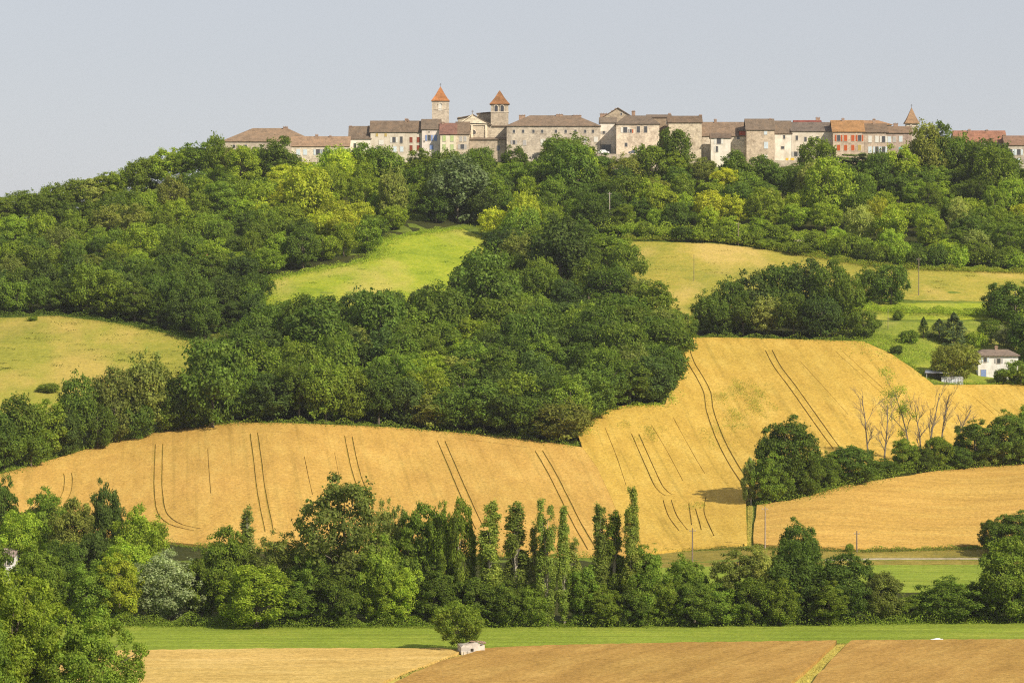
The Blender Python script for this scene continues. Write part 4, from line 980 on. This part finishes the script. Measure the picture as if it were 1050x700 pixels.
    ro = r.build('roof', M['tile'], root, tint(tile, a=.1))
    for (cx, ct, cw) in chim:     # photo px, top py, width m
        x = (cx-pc)/k; zt = zat(ct, d+deep*.45)-z0; base_z = min(He, zr)-.3
        c = MB().box(x-cw/2, x+cw/2, deep*.45, deep*.45+.7, base_z, zt).box(x-cw/2-.1, x+cw/2+.1, deep*.45-.1, deep*.45+.8, zt, zt+.15)
        for q in range(3): c.tube([(x-cw/3+q*cw/3, deep*.45+.35, zt+.15), (x-cw/3+q*cw/3, deep*.45+.35, zt+.45)], [.1,.08], 6)
        c.build('chimney', M['stone'], ro, (.32,.22,.16))
    for wn in wins:
        px, py, ww, wh, sh = wn[:5]
        window(root, (px-pc)/k, zat(py, d)-z0-wh/2, ww, wh, sh)
    return root, z0, k, pc
def wins(xs, y, w, h, sh): return [(x, y, w, h, s) for x, s in zip(xs, sh if isinstance(sh, (list, tuple)) else [sh]*len(xs))]
B = building
B('long_barn','long low building with a broad hipped brown roof at the west end','building',228,322,172,145,131.5,1092,18,'hip',STONE,(.26,.175,.11),chim=[(291,130.5,1.6)],hipk=.62, wins=wins((240,252,268),150,.9,1.0,'dark'))
B('stone_house','low pale house with brown roof above the parked white van','house',299,358,173,150,140.5,1078,9,'side',PALE,(.27,.18,.115),chim=[(324,138.8,1),(338,140,.8)], wins=wins((306,313,326,333),156,1.3,1.9,'paleblue')+wins((308,330,345),164,1,1.6,'dark'))
B('stone_house','small house with white wall and dark brown roof beside the red-shuttered house','house',358,380,168,142.3,130,1084,9,'side',WHITE,TILE,'plaster',chim=[(359,130,.9),(378,130,1)], wins=wins((364,373),149,.9,1.3,'dark'))
r_, z0, k, pc = B('stone_house','long house with red shutters and a dark roof light','house',380,432.5,172,135.5,124.5,1084,10,'side',PALE,TILE,'plaster',chim=[(416.5,122.5,1.2),(418,124,.8)],
  wins=wins((386.5,395.5),138.5,.8,1.1,'yellow')+[(391,146,1.6,1.6,'white'),(404,143.5,1.1,1.9,'white'),(411.5,143.5,.9,2.2,'dark'),(421.5,143.5,1.0,1.9,'red'),(429,143.5,1.0,1.9,'red'),(405,153,1.1,1.8,'paleblue'),(412,153,1.1,1.8,'paleblue'),(421.5,152,1.0,1.9,'red'),(429,152,1.0,1.9,'red'),(388,153,.8,1.2,'dark')])
B('town_house','whitish pink house with blue shutters below the western tower','house',432.6,451.4,172,132.8,122.8,1083,10,'side',(.70,.62,.56),TILE,'plaster',
  wins=wins((440,446.5),141.5,1.1,2.0,'blue')+[(442.5,151,1.2,1.6,'blue'),(440,135.5,.4,.4,'dark'),(435,145,.4,.4,'dark')])
B('town_house','cream house with pale green shutters and a reddish roof','house',451.5,467.7,174,137.7,126.8,1080,10,'side',CREAM,(.19,.10,.075),'plaster',chim=[(454,126,.9)], wins=wins((455.5,463.5),142,1.1,1.9,'green')+wins((455.5,463.5),151,1.1,1.9,'green'))
B('town_house','narrow grey-brown house leaning on the church front','house',467.8,481,172,137.7,125.5,1081,10,'side',STONE,TILE,'stone', wins=wins((472.5,477),142.5,.9,1.6,'grey')+wins((474,),150.5,1.3,1.6,'grey'))
# western tower
def tower(name, label, pl, pr, base, eave, apex, d, col, tile, openings, over=.35, cross=True, concave=True, group='towers of the hilltop village', wm='stone'):
    r, z0, k, pc = B(name, label, 'tower', pl, pr, base, eave, apex, d, (pr-pl)/ppm(d), 'pyramid', col, tile, wm, over=over, hipk=1 if concave else 0, group=group, foot=10)
    w = (pr-pl)/k; ze = zat(eave, d)-z0
    f = MB().box(-w/2-.12, w/2+.12, -.12, w+.12, ze-2.9 if w > 4 else ze-1.2, ze-2.65 if w > 4 else ze-1.0); f.build('string_course', M['stone'], r, PALE)
    for (px, py, ww, wh, lit) in openings:
        x = (px-pc)/k; z = zat(py, d)-z0
        n = 10; V = [(x-ww/2, z-wh/2), (x+ww/2, z-wh/2)] + [(x+ww/2*math.cos(a), z+wh/2-ww/2+ww/2*math.sin(a)) for a in [math.pi*i/n for i in range(n+1)]]
        o = MB().slab([(a, -.04, b) for a, b in V], -.25 if False else .0 or .06); fr = o.build('belfry_opening', M['glass'] if lit == 'dark' else M['plaster'], r, (.05,.05,.06) if lit == 'dark' else (.7,.68,.62))
        g = MB(); 
        for i in range(n):   # raised arch stones
            a0, a1 = math.pi*i/n, math.pi*(i+1)/n; R0, R1 = ww/2, ww/2+.25; zc = z+wh/2-ww/2
            g.slab([(x+R0*math.cos(a0), -.1, zc+R0*math.sin(a0)), (x+R1*math.cos(a0), -.1, zc+R1*math.sin(a0)), (x+R1*math.cos(a1), -.1, zc+R1*math.sin(a1)), (x+R0*math.cos(a1), -.1, zc+R0*math.sin(a1))], -.12)
        g.box(x-ww/2-.25, x-ww/2, -.1, .02, z-wh/2, z+wh/2-ww/2).box(x+ww/2, x+ww/2+.25, -.1, .02, z-wh/2, z+wh/2-ww/2)
        g.build('arch', M['stone'], fr, PALE)
    if cross:
        za = zat(apex, d+w/2)-z0
        MB().tube([(0, w/2, za-.3), (0, w/2, za+1.2)], [.07,.05], 6).box(-.35, .35, w/2-.05, w/2+.05, za+.75, za+.87).build('finial_cross', M['metal'], r, (.08,.07,.07))
    return r
tower('square_tower','square stone tower with an orange pyramid roof and one white opening',443,460,150,103.2,89,1100,STONE,ORANGE,[(451.5,109.5,1.1,2.5,'lit')], over=.3)
tower('bell_tower','church bell tower with a flared tile roof and twin arched openings',503.3,521.3,150,106.5,93,1096,(.42,.36,.28),(.30,.14,.06),[(508.7,111.3,1.15,2.1,'dark'),(514.9,111.3,1.15,2.1,'dark')], over=.45, cross=False)
# church
d = 1090; k = ppm(d); pc = 502; g = at(pc, 172, d); z0 = g.z
ch = empty('church', g); tag(ch, 'pale stone church with a pediment and round window beside the bell tower', 'church', 'houses of the hilltop village')
X = lambda px: (px-pc)/k
Z = lambda py, dd=0: zat(py, d+dd)-z0
MB().box(X(481.5), X(519.4), 0, 20, -5, Z(129)).build('wall', M['stone'], ch, (.50,.43,.33))
pm = MB(); pm.slab([(X(472),-.1,Z(126)),(X(503),-.1,Z(127)),(X(485),-.1,Z(117.8))], -.5); pm.slab([(X(471),-.5,Z(126)),(X(485),-.5,Z(117)),(X(485),-.5,Z(118)),(X(473),-.5,Z(126))][::-1], -.6); pm.build('pediment', M['stone'], ch, CREAM)
MB().box(X(469), X(503), 10.2, 20, -5, Z(120,10)).build('nave', M['stone'], ch, (.42,.37,.28))
nr = MB(); nr.slab([(X(468),9.8,Z(121,10)),(X(485),9.8,Z(117.6,10)),(X(485),20.5,Z(117.6,10)),(X(468),20.5,Z(121,10))], .3); nr.slab([(X(485),-.7,Z(117.2)),(X(504.5),-.7,Z(128)),(X(504.5),20.5,Z(128)),(X(485),20.5,Z(117.2))], .3)
nr.slab([(X(488),12,Z(116,12)),(X(503),12,Z(114.7,12)),(X(503),20.5,Z(114.2,12)),(X(488),20.5,Z(115.6,12))], .4)
nr.slab([(X(504.5),-.4,Z(129.1)),(X(519.8),-.4,Z(129.1)),(X(519.8),19,Z(126)),(X(504.5),19,Z(126))], .3); nr.build('roof', M['tile'], ch, TILE)
MB().box(X(489), X(503), 12.3, 20, Z(124,12), Z(116.2,12)).build('upper_nave', M['stone'], ch, (.45,.38,.28))
MB().box(X(480), X(503), -.25, 0.0, Z(128.6), Z(127.2)).box(X(480), X(503.5), -.12, -.002, Z(133.2), Z(132.6)).build('cornice', M['stone'], ch, CREAM)
rw = MB(); cx, cz = X(485.2), Z(136)
rw.slab([(cx+.85*math.cos(a), -.05, cz+.85*math.sin(a)) for a in [2*math.pi*i/18 for i in range(18)]], -.04); rwo = rw.build('round_window', M['glass'], ch, (.10,.09,.08))
rg = MB(); rg.tube([(cx+1.0*math.cos(a), -.1, cz+1.0*math.sin(a)) for a in [2*math.pi*i/18 for i in range(19)]], [.16]*19, 6, False); rg.build('stone_ring', M['stone'], rwo, PALE)
la = MB().box(X(481.5), X(518.6), -5, -.003, -5, Z(142.8)); la.build('side_aisle', M['stone'], ch, (.42,.35,.27))
lr = MB().slab([(X(480.8),-5.4,Z(143.2)),(X(519.2),-5.4,Z(143.2)),(X(519.2),0,Z(141.2)),(X(480.8),0,Z(141.2))], .25); lr.build('aisle_roof', M['tile'], ch, TILE)
for px in (484, 498.5): MB().box(X(px)-.35, X(px)+.35, -.3, -.002, Z(142), Z(128.6)).build('pilaster', M['stone'], ch, CREAM)
MB().box(X(511)-.5, X(511)+.5, -5.06, -5.003, Z(155), Z(150)).build('door', M['glass'], ch, (.1,.1,.12))
MB().tube([(X(484.5),3,Z(118)),(X(484.5),3,Z(112.5))],[.12,.06],6).box(X(484.5)-.45,X(484.5)+.45,2.9,3.1,Z(114.2),Z(113.6)).box(X(484.5)-.4, X(484.5)+.4, 2.6, 3.4, Z(118.5), Z(116.8)).build('bell_cross', M['stone'], ch, (.3,.26,.22))
# convent
cw = wins((527,536.5,547,556,570,580,590,600,608),134.8,.75,1.1,'dark') + [(538,146.5,1.1,1.7,'grey'),(556.5,145.8,1.4,2.0,'white'),(611,143,1.2,1.7,'white'),(527,146,.9,1.3,'grey'),(600,144,1,1.5,'grey')]
B('convent','very long rubble stone convent with a low hipped roof and two rows of windows','building',519.6,615.2,172,129.3,118.4,1082,16,'hip',(.50,.435,.35),(.175,.135,.10),chim=[(535.5,118.5,2.2),(574,117.8,2.4),(592,118.6,3)],hipk=.5, wins=cw)
B('gable_house','tall rubble house with a stepped broken gable and chimneys','house',617,650,170,121,111.5,1092,10,'front',(.40,.33,.24),TILE,chim=[(619.5,117,2.6),(628.5,114.3,.8),(633,112,1.5),(650,114.5,1.2)], wins=wins((637,),117,.6,.8,'dark'))
B('stone_house','white-faced wing beside the dark archway','house',615.5,631.5,160,126,121,1086,6,'side',WHITE,TILE,'plaster', wins=[(619,136,.8,1,'grey'),(621.5,153.5,3.2,3.4,'dark')])
B('stone_house','square house with a hipped roof standing on the terrace','house',632,676,162,127.3,118.6,1076,12,'hip',(.60,.51,.40),TILE,hipk=.45,
  wins=[(641,133.3,1.3,1.9,'white'),(646.5,134.5,.8,1.2,'orange'),(654.5,132.9,1.1,2.1,'dark'),(662,132.9,1.1,2.1,'dark'),(642,148.5,.9,1.3,'dark'),(657,152,1.1,1.8,'white')])
B('stone_house','dark brown house squeezed behind the hipped house','house',664,688,165,120.6,118.2,1090,8,'side',(.30,.23,.16),BROWN,chim=[(687,117.2,.9)], wins=wins((684,),126,.6,.8,'dark'))
B('stone_house','plain rubble house with no windows and a raised end wall','house',685.5,719.5,168,125.8,119.5,1080,9,'side',(.54,.46,.35),TILE,chim=[(719,118.6,1.0)])
B('stone_house','long low house with patched terracotta roof','house',720,765,168,139.5,125.8,1083,12,'side',PALE,(.22,.155,.105),chim=[(734.5,123.2,.9)], wins=[(737.5,144.5,1.5,2.3,'white'),(757,141.5,.9,1.0,'dark'),(737.5,152,1.1,2,'white'),(743,152,.9,1.8,'white')])
B('lean_to','small tiled lean-to projecting from the patched roof house','shed',729,749,166,141.5,137,1077,4,'side',WHITE,(.16,.12,.09),'plaster', wins=[(737,145,1.4,1.8,'white'),(735,153,.7,2,'white')])
B('lean_to','red-sided rooftop shed beside the tall rubble house','shed',758,765.5,138,134.3,132.3,1083,5,'side',(.45,.12,.08),TILE,'plaster',foot=.6)
B('stone_house','tall rubble house with a column of pale blue windows','house',765.5,794,170,133.3,122.5,1078,11,'side',(.50,.41,.31),TILE,chim=[(791,122.6,1)], wins=[(785,136.5,1.0,1.1,'paleblue'),(785.5,149,1.3,2.2,'paleblue'),(785,161.5,1.1,1.6,'white')])
B('stone_house','narrow whitish house with small dark windows by the terrace','house',794.2,811.5,172,137,124.5,1083,11,'side',WHITE,TILE,'plaster', wins=[(804,140.5,.7,1.3,'dark'),(802.5,151.5,1.1,.9,'dark')])
B('stone_house','whitish house with two dark windows over the terrace','house',811.7,853,172,134.8,126,1083,12,'side',(.64,.57,.47),(.15,.115,.09),'plaster', wins=[(817,141.5,.8,1.5,'dark'),(825.8,142.8,.8,1.5,'dark'),(838,142,.8,1.4,'dark'),(816,158,1.2,1.6,'grey')])
B('stone_house','crimson roofed house behind the whitish one','house',815,842,160,127.5,124,1098,7,'side',PALE,(.21,.07,.055),chim=[(839.5,121.2,1.4)])
B('town_house','three-storey house with orange shutters and a bright tile roof','house',854.2,886,174,135.2,124,1078,12,'side',(.50,.40,.31),(.34,.19,.085),'stone',chim=[(866,122.2,.9)],
  wins=wins((859.8,867,874.4,881.3),141.6,1.15,2.1,'orange')+wins((859.8,867,874.4,881.3),151.6,1.15,2.0,['orange','orange','orange','yellow']))
B('town_house','rubble house with six pale shuttered windows','house',886.2,910,176,136.0,127.5,1078,12,'side',(.46,.37,.29),TILE,'stone',chim=[(898,122.8,.9)], wins=wins((892,899,905.8),142.8,1.15,2.1,'white')+wins((892,899,905.8),153.6,1.15,2.1,'paleblue'))
B('town_house','grey-pink rubble house with one turquoise window by the turret','house',910.2,935,178,136.6,130.2,1078,10,'side',(.40,.31,.26),BROWN,'stone',chim=[(920,127.2,1.5)], wins=[(911.8,143,1.1,1.9,'paleblue'),(917,143,1,1.7,'grey'),(923.5,142.5,1.1,1.9,'paleblue'),(923.5,154,1.3,2,'teal')])
B('stone_house','broad hipped roof rising behind the orange-shuttered house','house',868,914,160,128,123.5,1098,12,'hip',STONE,(.33,.19,.10),hipk=.5)
tower('turret','small white turret with a steep pointed tile roof and finial',929.5,941,150,126.2,110.5,1098,(.56,.50,.42),(.33,.20,.11),[(934,129.5,.5,.6,'dark')], over=.6)
B('stone_house','long red-roofed house behind the dark trees','house',979.5,1032,176,146,134.6,1088,11,'side',PALE,(.29,.145,.095),chim=[(996,133.6,.9),(1014,134,.8)])
B('town_house','tall grey house at the east end of the village','house',1031,1064,184,149,139.8,1082,11,'side',GREY,(.25,.15,.10),'stone',chim=[(1032,139,.9)], wins=wins((1036,1044.5,1054),156,1.2,2.0,'paleblue')+wins((1036,1044.5,1054),165.5,1.2,2.0,'paleblue'))
# garden walls and terraces
def wallthing(label, pl, pr, top, bot, d, th=1.2, col=STONE, wob=.25):
    k = ppm(d); g = at((pl+pr)/2, bot, d); w = (pr-pl)/k; h = zat(top, d)-g.z; m = MB(); n = max(4, int(w/1.1)); rng = random.Random(int(pl))
    tops = [h+rng.uniform(-wob, wob) for _ in range(n+1)]; V = []
    for i in range(n+1):
        x = -w/2+w*i/n; V += [(x,0,-3),(x,0,tops[i]),(x,th,tops[i]),(x,th,-3)]
    Fc = []
    for i in range(n):
        for j in range(4): a = i*4+j; b = i*4+(j+1) % 4; Fc.append((a, a+4, b+4, b))
    Fc += [(0,1,2,3), tuple(n*4+j for j in (3,2,1,0))]
    m.add(V, Fc); o = m.build('stone_wall', M['stone'], None, col); o.location = g; return tag(o, label, 'wall', 'old stone walls of the hill')
wallthing('terrace wall under the hipped house and the parked cars', 600, 692, 158, 166, 1066, 9, STONE, .1)
wallthing('terrace wall below the whitish houses with yellow boxes', 793, 832, 164.5, 174, 1068, 8, STONE, .1)
wallthing('short pale wall beneath the white van', 306, 334, 175.3, 182, 1062, 9, PALE, .1)
wallthing('crumbling pale wall between the trees below the church', 482, 500, 158, 172, 1070, 1.5, PALE, .5)
wallthing('pale wall below the long convent', 540, 562, 156, 168, 1072, 1.2, PALE, .4)
for i, (a, b, y, lb) in enumerate([(619,628,232,'at the foot of the wooden pole'),(660,681,236,'in the middle of the road hedge'),(710,742,238.5,'longest stretch, above the golden meadow'),(752,762,239.5,'short piece beyond the longest stretch'),(793,803,242,'short piece in the bright bushes'),(814,824,246,'piece above the isolated clump'),(985,1010,268,'east end behind the last pole'),(938,960,262,'piece behind the tall thin pole')]):
    wallthing('low pale roadside wall, ' + lb, a, b, y-2.4, y+1.5, depth((a+b)/2, y+1.5), .6, (.52,.46,.38), .15)
# yellow boxes on the terrace
for i, (px, lb) in enumerate([(807,'small yellow crate on the terrace, smaller one'),(812.5,'yellow crate on the terrace below the whitish house')]):
    g = at(px, 164.5, 1071); s = [.9, 1.2][i]
    m = MB().box(-s/2,s/2,-.4,.4,0,.1).box(-s/2,-s/2+.08,-.4,.4,.1,.8).box(s/2-.08,s/2,-.4,.4,.1,.8).box(-s/2+.08,s/2-.08,-.4,-.32,.1,.8).box(-s/2+.08,s/2-.08,.32,.4,.1,.8)
    o = m.build('crate', M['paint'], None, (.6,.4,.05)); o.location = g; tag(o, lb, 'crate', 'yellow crates on the terrace')
# vehicles
def vehicle(name, label, px, py, d, L, H, col, rz, van=False):
    root = empty(name, at(px, py, d), math.radians(rz)); tag(root, label, 'van' if van else 'car', 'parked vehicles in the village')
    W = .9 if not van else 1.0; h0 = .35
    prof = [(-L/2,h0),(-L/2,H*.62),(-L*.42,H),(L*.28,H),(L*.36,H*.62),(L/2,H*.5),(L/2,h0)] if van else [(-L/2,h0),(-L/2,H*.62),(-L*.36,H*.66),(-L*.26,H),(L*.12,H),(L*.26,H*.66),(L*.48,H*.56),(L/2,h0)]
    m = MB(); n = len(prof); V = [(x,-W*(1 if z < H*.7 else .85),z) for x,z in prof]+[(x,W*(1 if z < H*.7 else .85),z) for x,z in prof]
    m.add(V, [tuple(range(n)), tuple(range(2*n-1,n-1,-1))]+[(i,i+n,(i+1)%n+n,(i+1)%n) for i in range(n)]); m.build('body', M['metal'], root, col)
    MB().slab([(-L*.24,-W*.93,H*.68),(L*.16,-W*.93,H*.68),(L*.1,-W*.9,H*.92),(-L*.22,-W*.9,H*.92)], .03).build('window', M['glass'], root, GLASS)
    for x in (-L*.3, L*.3):
        for y in (-W+.1, W-.1):
            w = MB().tube([(x,y-.12,.32),(x,y+.12,.32)],[.32,.32],14).build('wheel', M['rubber'], root, (.02,.02,.02))
            MB().tube([(x,y-.14,.32),(x,y+.14,.32)],[.18,.18],10).build('rim', M['metal'], w, (.5,.5,.5))
vehicle('white_van','white van parked among the trees below the low pale house',320,175.3,1064,4.6,2.0,(.8,.8,.8),180,True)
vehicle('parked_car','light grey car parked before the dark archway',619,158.2,1071,3.8,1.45,(.65,.66,.68),0)
vehicle('parked_car','dark car parked on the terrace under the small umbrella-shaped tree',650,158.2,1070,3.8,1.45,(.10,.11,.15),180)
# white house and its garden
r_, z0, k, pc = B('farmhouse','white farmhouse with a flat brown tiled roof among garden trees','house',1003,1044,389,364.5,358,depth(1024,388),11,'hip',(.76,.73,.69),(.20,.16,.13),'plaster',hipk=.35,over=.5,chim=[(1024.5,356,.7)],group=None,
  wins=[(1010,369,.8,1.1,'paleblue'),(1008.5,383,1.3,2.0,'blue'),(1024,370,.9,1.2,'grey'),(1024,383,1,1.4,'grey')])
sx = empty('garden_shed', at(961,391)); tag(sx, 'low open shed with a grey sheet roof beside the wheat', 'shed')
for a in (-2.6, 2.4):
    for b in (0, 4): MB().box(a-.07,a+.07,b-.07,b+.07,-.5,2.2).build('post', M['paint'], sx, (.4,.38,.35))
MB().slab([(-3,-.4,2.2),(2.8,-.4,2.1),(3.4,4.4,2.6),(-2.4,4.4,2.7)], .06).build('roof', M['metal'], sx, (.30,.31,.36))
MB().box(-2.5,2.3,3.93,3.99,0,2.1).build('wall', M['paint'], sx, (.25,.22,.2))
gh = empty('greenhouse', at(976.5,393.5)); tag(gh, 'small white framed greenhouse in front of the large rounded bush', 'greenhouse')
fm = MB(); W_, H_ = 2.6, 1.5
for i in range(7): fm.box(-W_+i*W_*2/6-.05, -W_+i*W_*2/6+.05, -.05, .05, -.4, H_)
fm.box(-W_-.05,W_+.05,-.06,.06,H_+.003,H_+.1).box(-W_+.06,W_-.06,-.04,.04,.55,.63).box(-W_-.05,W_+.05,2.0,2.1,H_+.5,H_+.6)
for i in range(7):
    x = -W_+i*W_*2/6; fm.tube([(x,0,H_+.11),(x,2.05,H_+.55)],[.04,.04],4)
fm.build('frame', M['paint'], gh, (.75,.75,.75))
MB().box(-W_+.06,W_-.06,.06,.09,-.3,H_).build('pane', M['glass'], gh, (.45,.47,.5))
MB().slab([(-W_,.1,H_+.15),(W_,.1,H_+.15),(W_,2.0,H_+.6),(-W_,2.0,H_+.6)], .03).build('roof', M['glass'], gh, (.5,.52,.55))
# houses glimpsed through leaves
B('cottage','cottage with an orange tile roof buried in the hillside trees','house',196,211,275,263.5,258.5,954,6,'side',(.6,.5,.4),(.50,.24,.14),'plaster',group=None,wins=wins((203.5,),267,.8,1,'dark'))
B('cottage','low white house glimpsed through the trees near the picture edge','house',-12,14,588,570.5,563,566,7,'side',(.72,.70,.68),(.3,.22,.18),'plaster',group=None,wins=wins((4,8),576,.9,1.1,'dark'))
# ruined hut
hd = depth(485, 671); k = ppm(hd); g = at(484.5, 671, hd); hut = empty('stone_hut', g, math.radians(14)); hut.scale = (1.12,1.1,1.12); tag(hut, 'small ruined stone hut with broken tiled roof under the leaning tree', 'hut')
m = MB(); hh = 1.45
m.add([(-1.55,0,-.6),(1.0,0,-.6),(1.0,2.2,-.6),(-1.55,2.2,-.6),(-1.55,0,hh*.72),(-1.2,0,hh*.95),(-.5,0,hh*1.12),(.2,0,hh*1.1),(1.0,0,hh*.98),(1.0,2.2,hh*1.1),(-1.55,2.2,hh*.9)],
      [(0,1,8,7,6,5,4),(1,2,9,8),(2,3,10,9),(3,0,4,10),(0,3,2,1),(4,5,6,7,8,9,10)]); m.build('wall', M['stone'], hut, (.50,.46,.41))
MB().box(1.003,1.75,.35,1.9,-.6,hh*.85).build('side_wall', M['plaster'], hut, (.60,.56,.50))
rr = MB(); rng = random.Random(5)
for i in range(26):
    x = rng.uniform(.1, 1.9); y = rng.uniform(-.05, 1.9); a = rng.uniform(-.3,.3); zz = hh*1.12+rng.uniform(0,.12)-(.22*max(0, x-.9))
    q = [Vector((x+dx*math.cos(a)-dy*math.sin(a), y+dx*math.sin(a)+dy*math.cos(a), zz+rng.uniform(-.03,.05))) for dx,dy in ((-.25,-.16),(.25,-.16),(.25,.16),(-.25,.16))]
    n_ = Vector((0,0,1)); rr.add([*q, *[p-n_*.07 for p in q]], [(0,1,2,3),(7,6,5,4),(0,4,5,1),(1,5,6,2),(2,6,7,3),(3,7,4,0)])
rr.build('roof', M['tile'], hut, (.34,.24,.18))
st = MB()
for i in range(30):
    x = rng.uniform(-1.6,1.7); z = 0
    s = rng.uniform(.08,.2); y = rng.uniform(-.5,-.1); st.box(x-s,x+s,y-s*.7,y+s*.7,.3+z-s*2,.45+z+s*.3)
st.build('fallen_stone', M['stone'], hut, (.52,.46,.38))
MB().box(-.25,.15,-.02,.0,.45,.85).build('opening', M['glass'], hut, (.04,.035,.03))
# poles
def pole(px, base, top, label, arm=True, col=(.22,.17,.13), r=.15):
    g = at(px, base); h = (base-top)/ppm(g.y); root = empty('utility_pole', g); tag(root, label, 'utility pole', 'utility poles on the hillside')
    MB().tube([(0,0,-.5),(0,0,h)],[r,r*.7],8).build('pole', M['bark'], root, col)
    if arm:
        MB().box(-.6,.6,-.05,.05,h-.6,h-.5).build('crossarm', M['bark'], root, col)
        for x in (-.5,0,.5): MB().tube([(x,0,h-.5),(x,0,h-.3)],[.05,.04],6).build('insulator', M['glass'], root, (.5,.5,.5))
for a in [(625,235,197,'weathered pale pole standing on the hedge road',True,(.40,.36,.30),.2),(757,252,228,'short pole in the bright road hedge'),(711.5,288,261,'thin pole alone on the golden meadow',False,(.22,.17,.13),.1),(942,303,264,'tall thin pole east of the lone round tree',True,(.25,.2,.15),.13),
          (978.5,276,254,'pole against the dark trees at the meadow edge'),(910.5,338,316,'thin post at the pasture edge',False,(.25,.2,.15),.08),(710,576,541,'pole at the bottom of the yellow wheat',True),(784.5,563,519,'pole in the wheat corner beside the track',True,(.35,.27,.2)),(878.5,566,544,'short pole by the tiny shrub',True)]:
    pole(*a)
for i, (px, b, t, lb) in enumerate([(770,518,470,'bleached bare post in front of the lone hedge tree'),]):
    g = at(px, b); h = (b-t)/ppm(g.y); o = MB().tube([(0,0,-.4),(.1,0,h*.5),(0,0,h)],[.16,.13,.07],7).build('dead_tree', M['bark'], None, (.5,.43,.35)); o.location = g; tag(o, lb, 'dead tree')
# white sheet lying on the strip edge
g = at(961, 658.5); m = MB(); nx, ny = 12, 6; V = []; Fc = []
for j in range(ny+1):
    for i in range(nx+1):
        u, v = i/nx, j/ny; V.append(((u-.5)*1.9, (v-.5)*1.2, .50+.18*math.sin(math.pi*u)*math.sin(math.pi*v)+.05*math.sin(9*u+5*v)))
for j in range(ny):
    for i in range(nx): a = j*(nx+1)+i; Fc.append((a,a+1,a+nx+2,a+nx+1))
m.add(V, Fc); m.box(-.95,.95,-.6,.6,.3,.498); o = m.build('tarpaulin', M['paint'], None, (.8,.8,.8)); o.location = g; tag(o, 'small white sheet lying at the edge of the brown crop', 'tarpaulin')

# ------------------------------------------------------------------ light, camera, world
SUN_AZ = math.radians(46)      # from straight behind the camera, towards the right
SUN_EL = math.radians(37)
sd = Vector((math.sin(SUN_AZ)*math.cos(SUN_EL), -math.cos(SUN_AZ)*math.cos(SUN_EL), math.sin(SUN_EL)))
L = bpy.data.lights.new('sun', 'SUN'); L.energy = 4.5; L.angle = math.radians(.5); L.color = (1.0, .90, .74)
lo = bpy.data.objects.new('sun', L); COL.objects.link(lo); lo.rotation_euler = sd.to_track_quat('Z', 'Y').to_euler()
w = bpy.data.worlds.new('World'); scene.world = w; w.use_nodes = True; nt = w.node_tree
bg = nt.nodes['Background']; sky = nt.nodes.new('ShaderNodeTexSky'); sky.sky_type = 'NISHITA'; sky.sun_disc = False
sky.sun_elevation = SUN_EL; sky.sun_rotation = math.atan2(sd.x, sd.y); sky.air_density = 1.0; sky.dust_density = 0.3; sky.ozone_density = 3.0; sky.altitude = 200
hs = nt.nodes.new('ShaderNodeHueSaturation'); hs.inputs['Saturation'].default_value = .55; hs.inputs['Value'].default_value = 1.0
nt.links.new(sky.outputs[0], hs.inputs['Color'])
nt.links.new(mix(nt, .8, hs.outputs[0], (3.7, 3.82, 4.2)), bg.inputs[0]); bg.inputs[1].default_value = .10
cam = bpy.data.cameras.new('camera'); co = bpy.data.objects.new('camera', cam); COL.objects.link(co); scene.camera = co
co.location = (0, 0, CAM_Z); co.rotation_euler = (math.pi/2 - PITCH, 0, 0); cam.sensor_width = 36; cam.lens = F/1050*36; cam.clip_start = 1; cam.clip_end = 30000
scene.view_settings.view_transform = 'Standard'; scene.view_settings.look = 'None'; scene.view_settings.gamma = 1; scene.view_settings.exposure = .5
scene.cycles.max_bounces = 5; scene.cycles.diffuse_bounces = 3; scene.cycles.transmission_bounces = 3; scene.cycles.use_denoising = False; scene.cycles.filter_width = 1.15

hz = MB().box(-16000, 16000, -450, 12500, -4, 135)
m, nt, out = new_mat('haze'); pv = N(nt, 'ShaderNodeVolumePrincipled'); pv.inputs['Color'].default_value = (.93, .95, 1, 1); pv.inputs['Density'].default_value = .00004; pv.inputs['Anisotropy'].default_value = .2
nt.links.new(pv.outputs[0], out.inputs['Volume'])
tag(hz.build('haze', m), kind='stuff')
scene.cycles.volume_bounces = 0
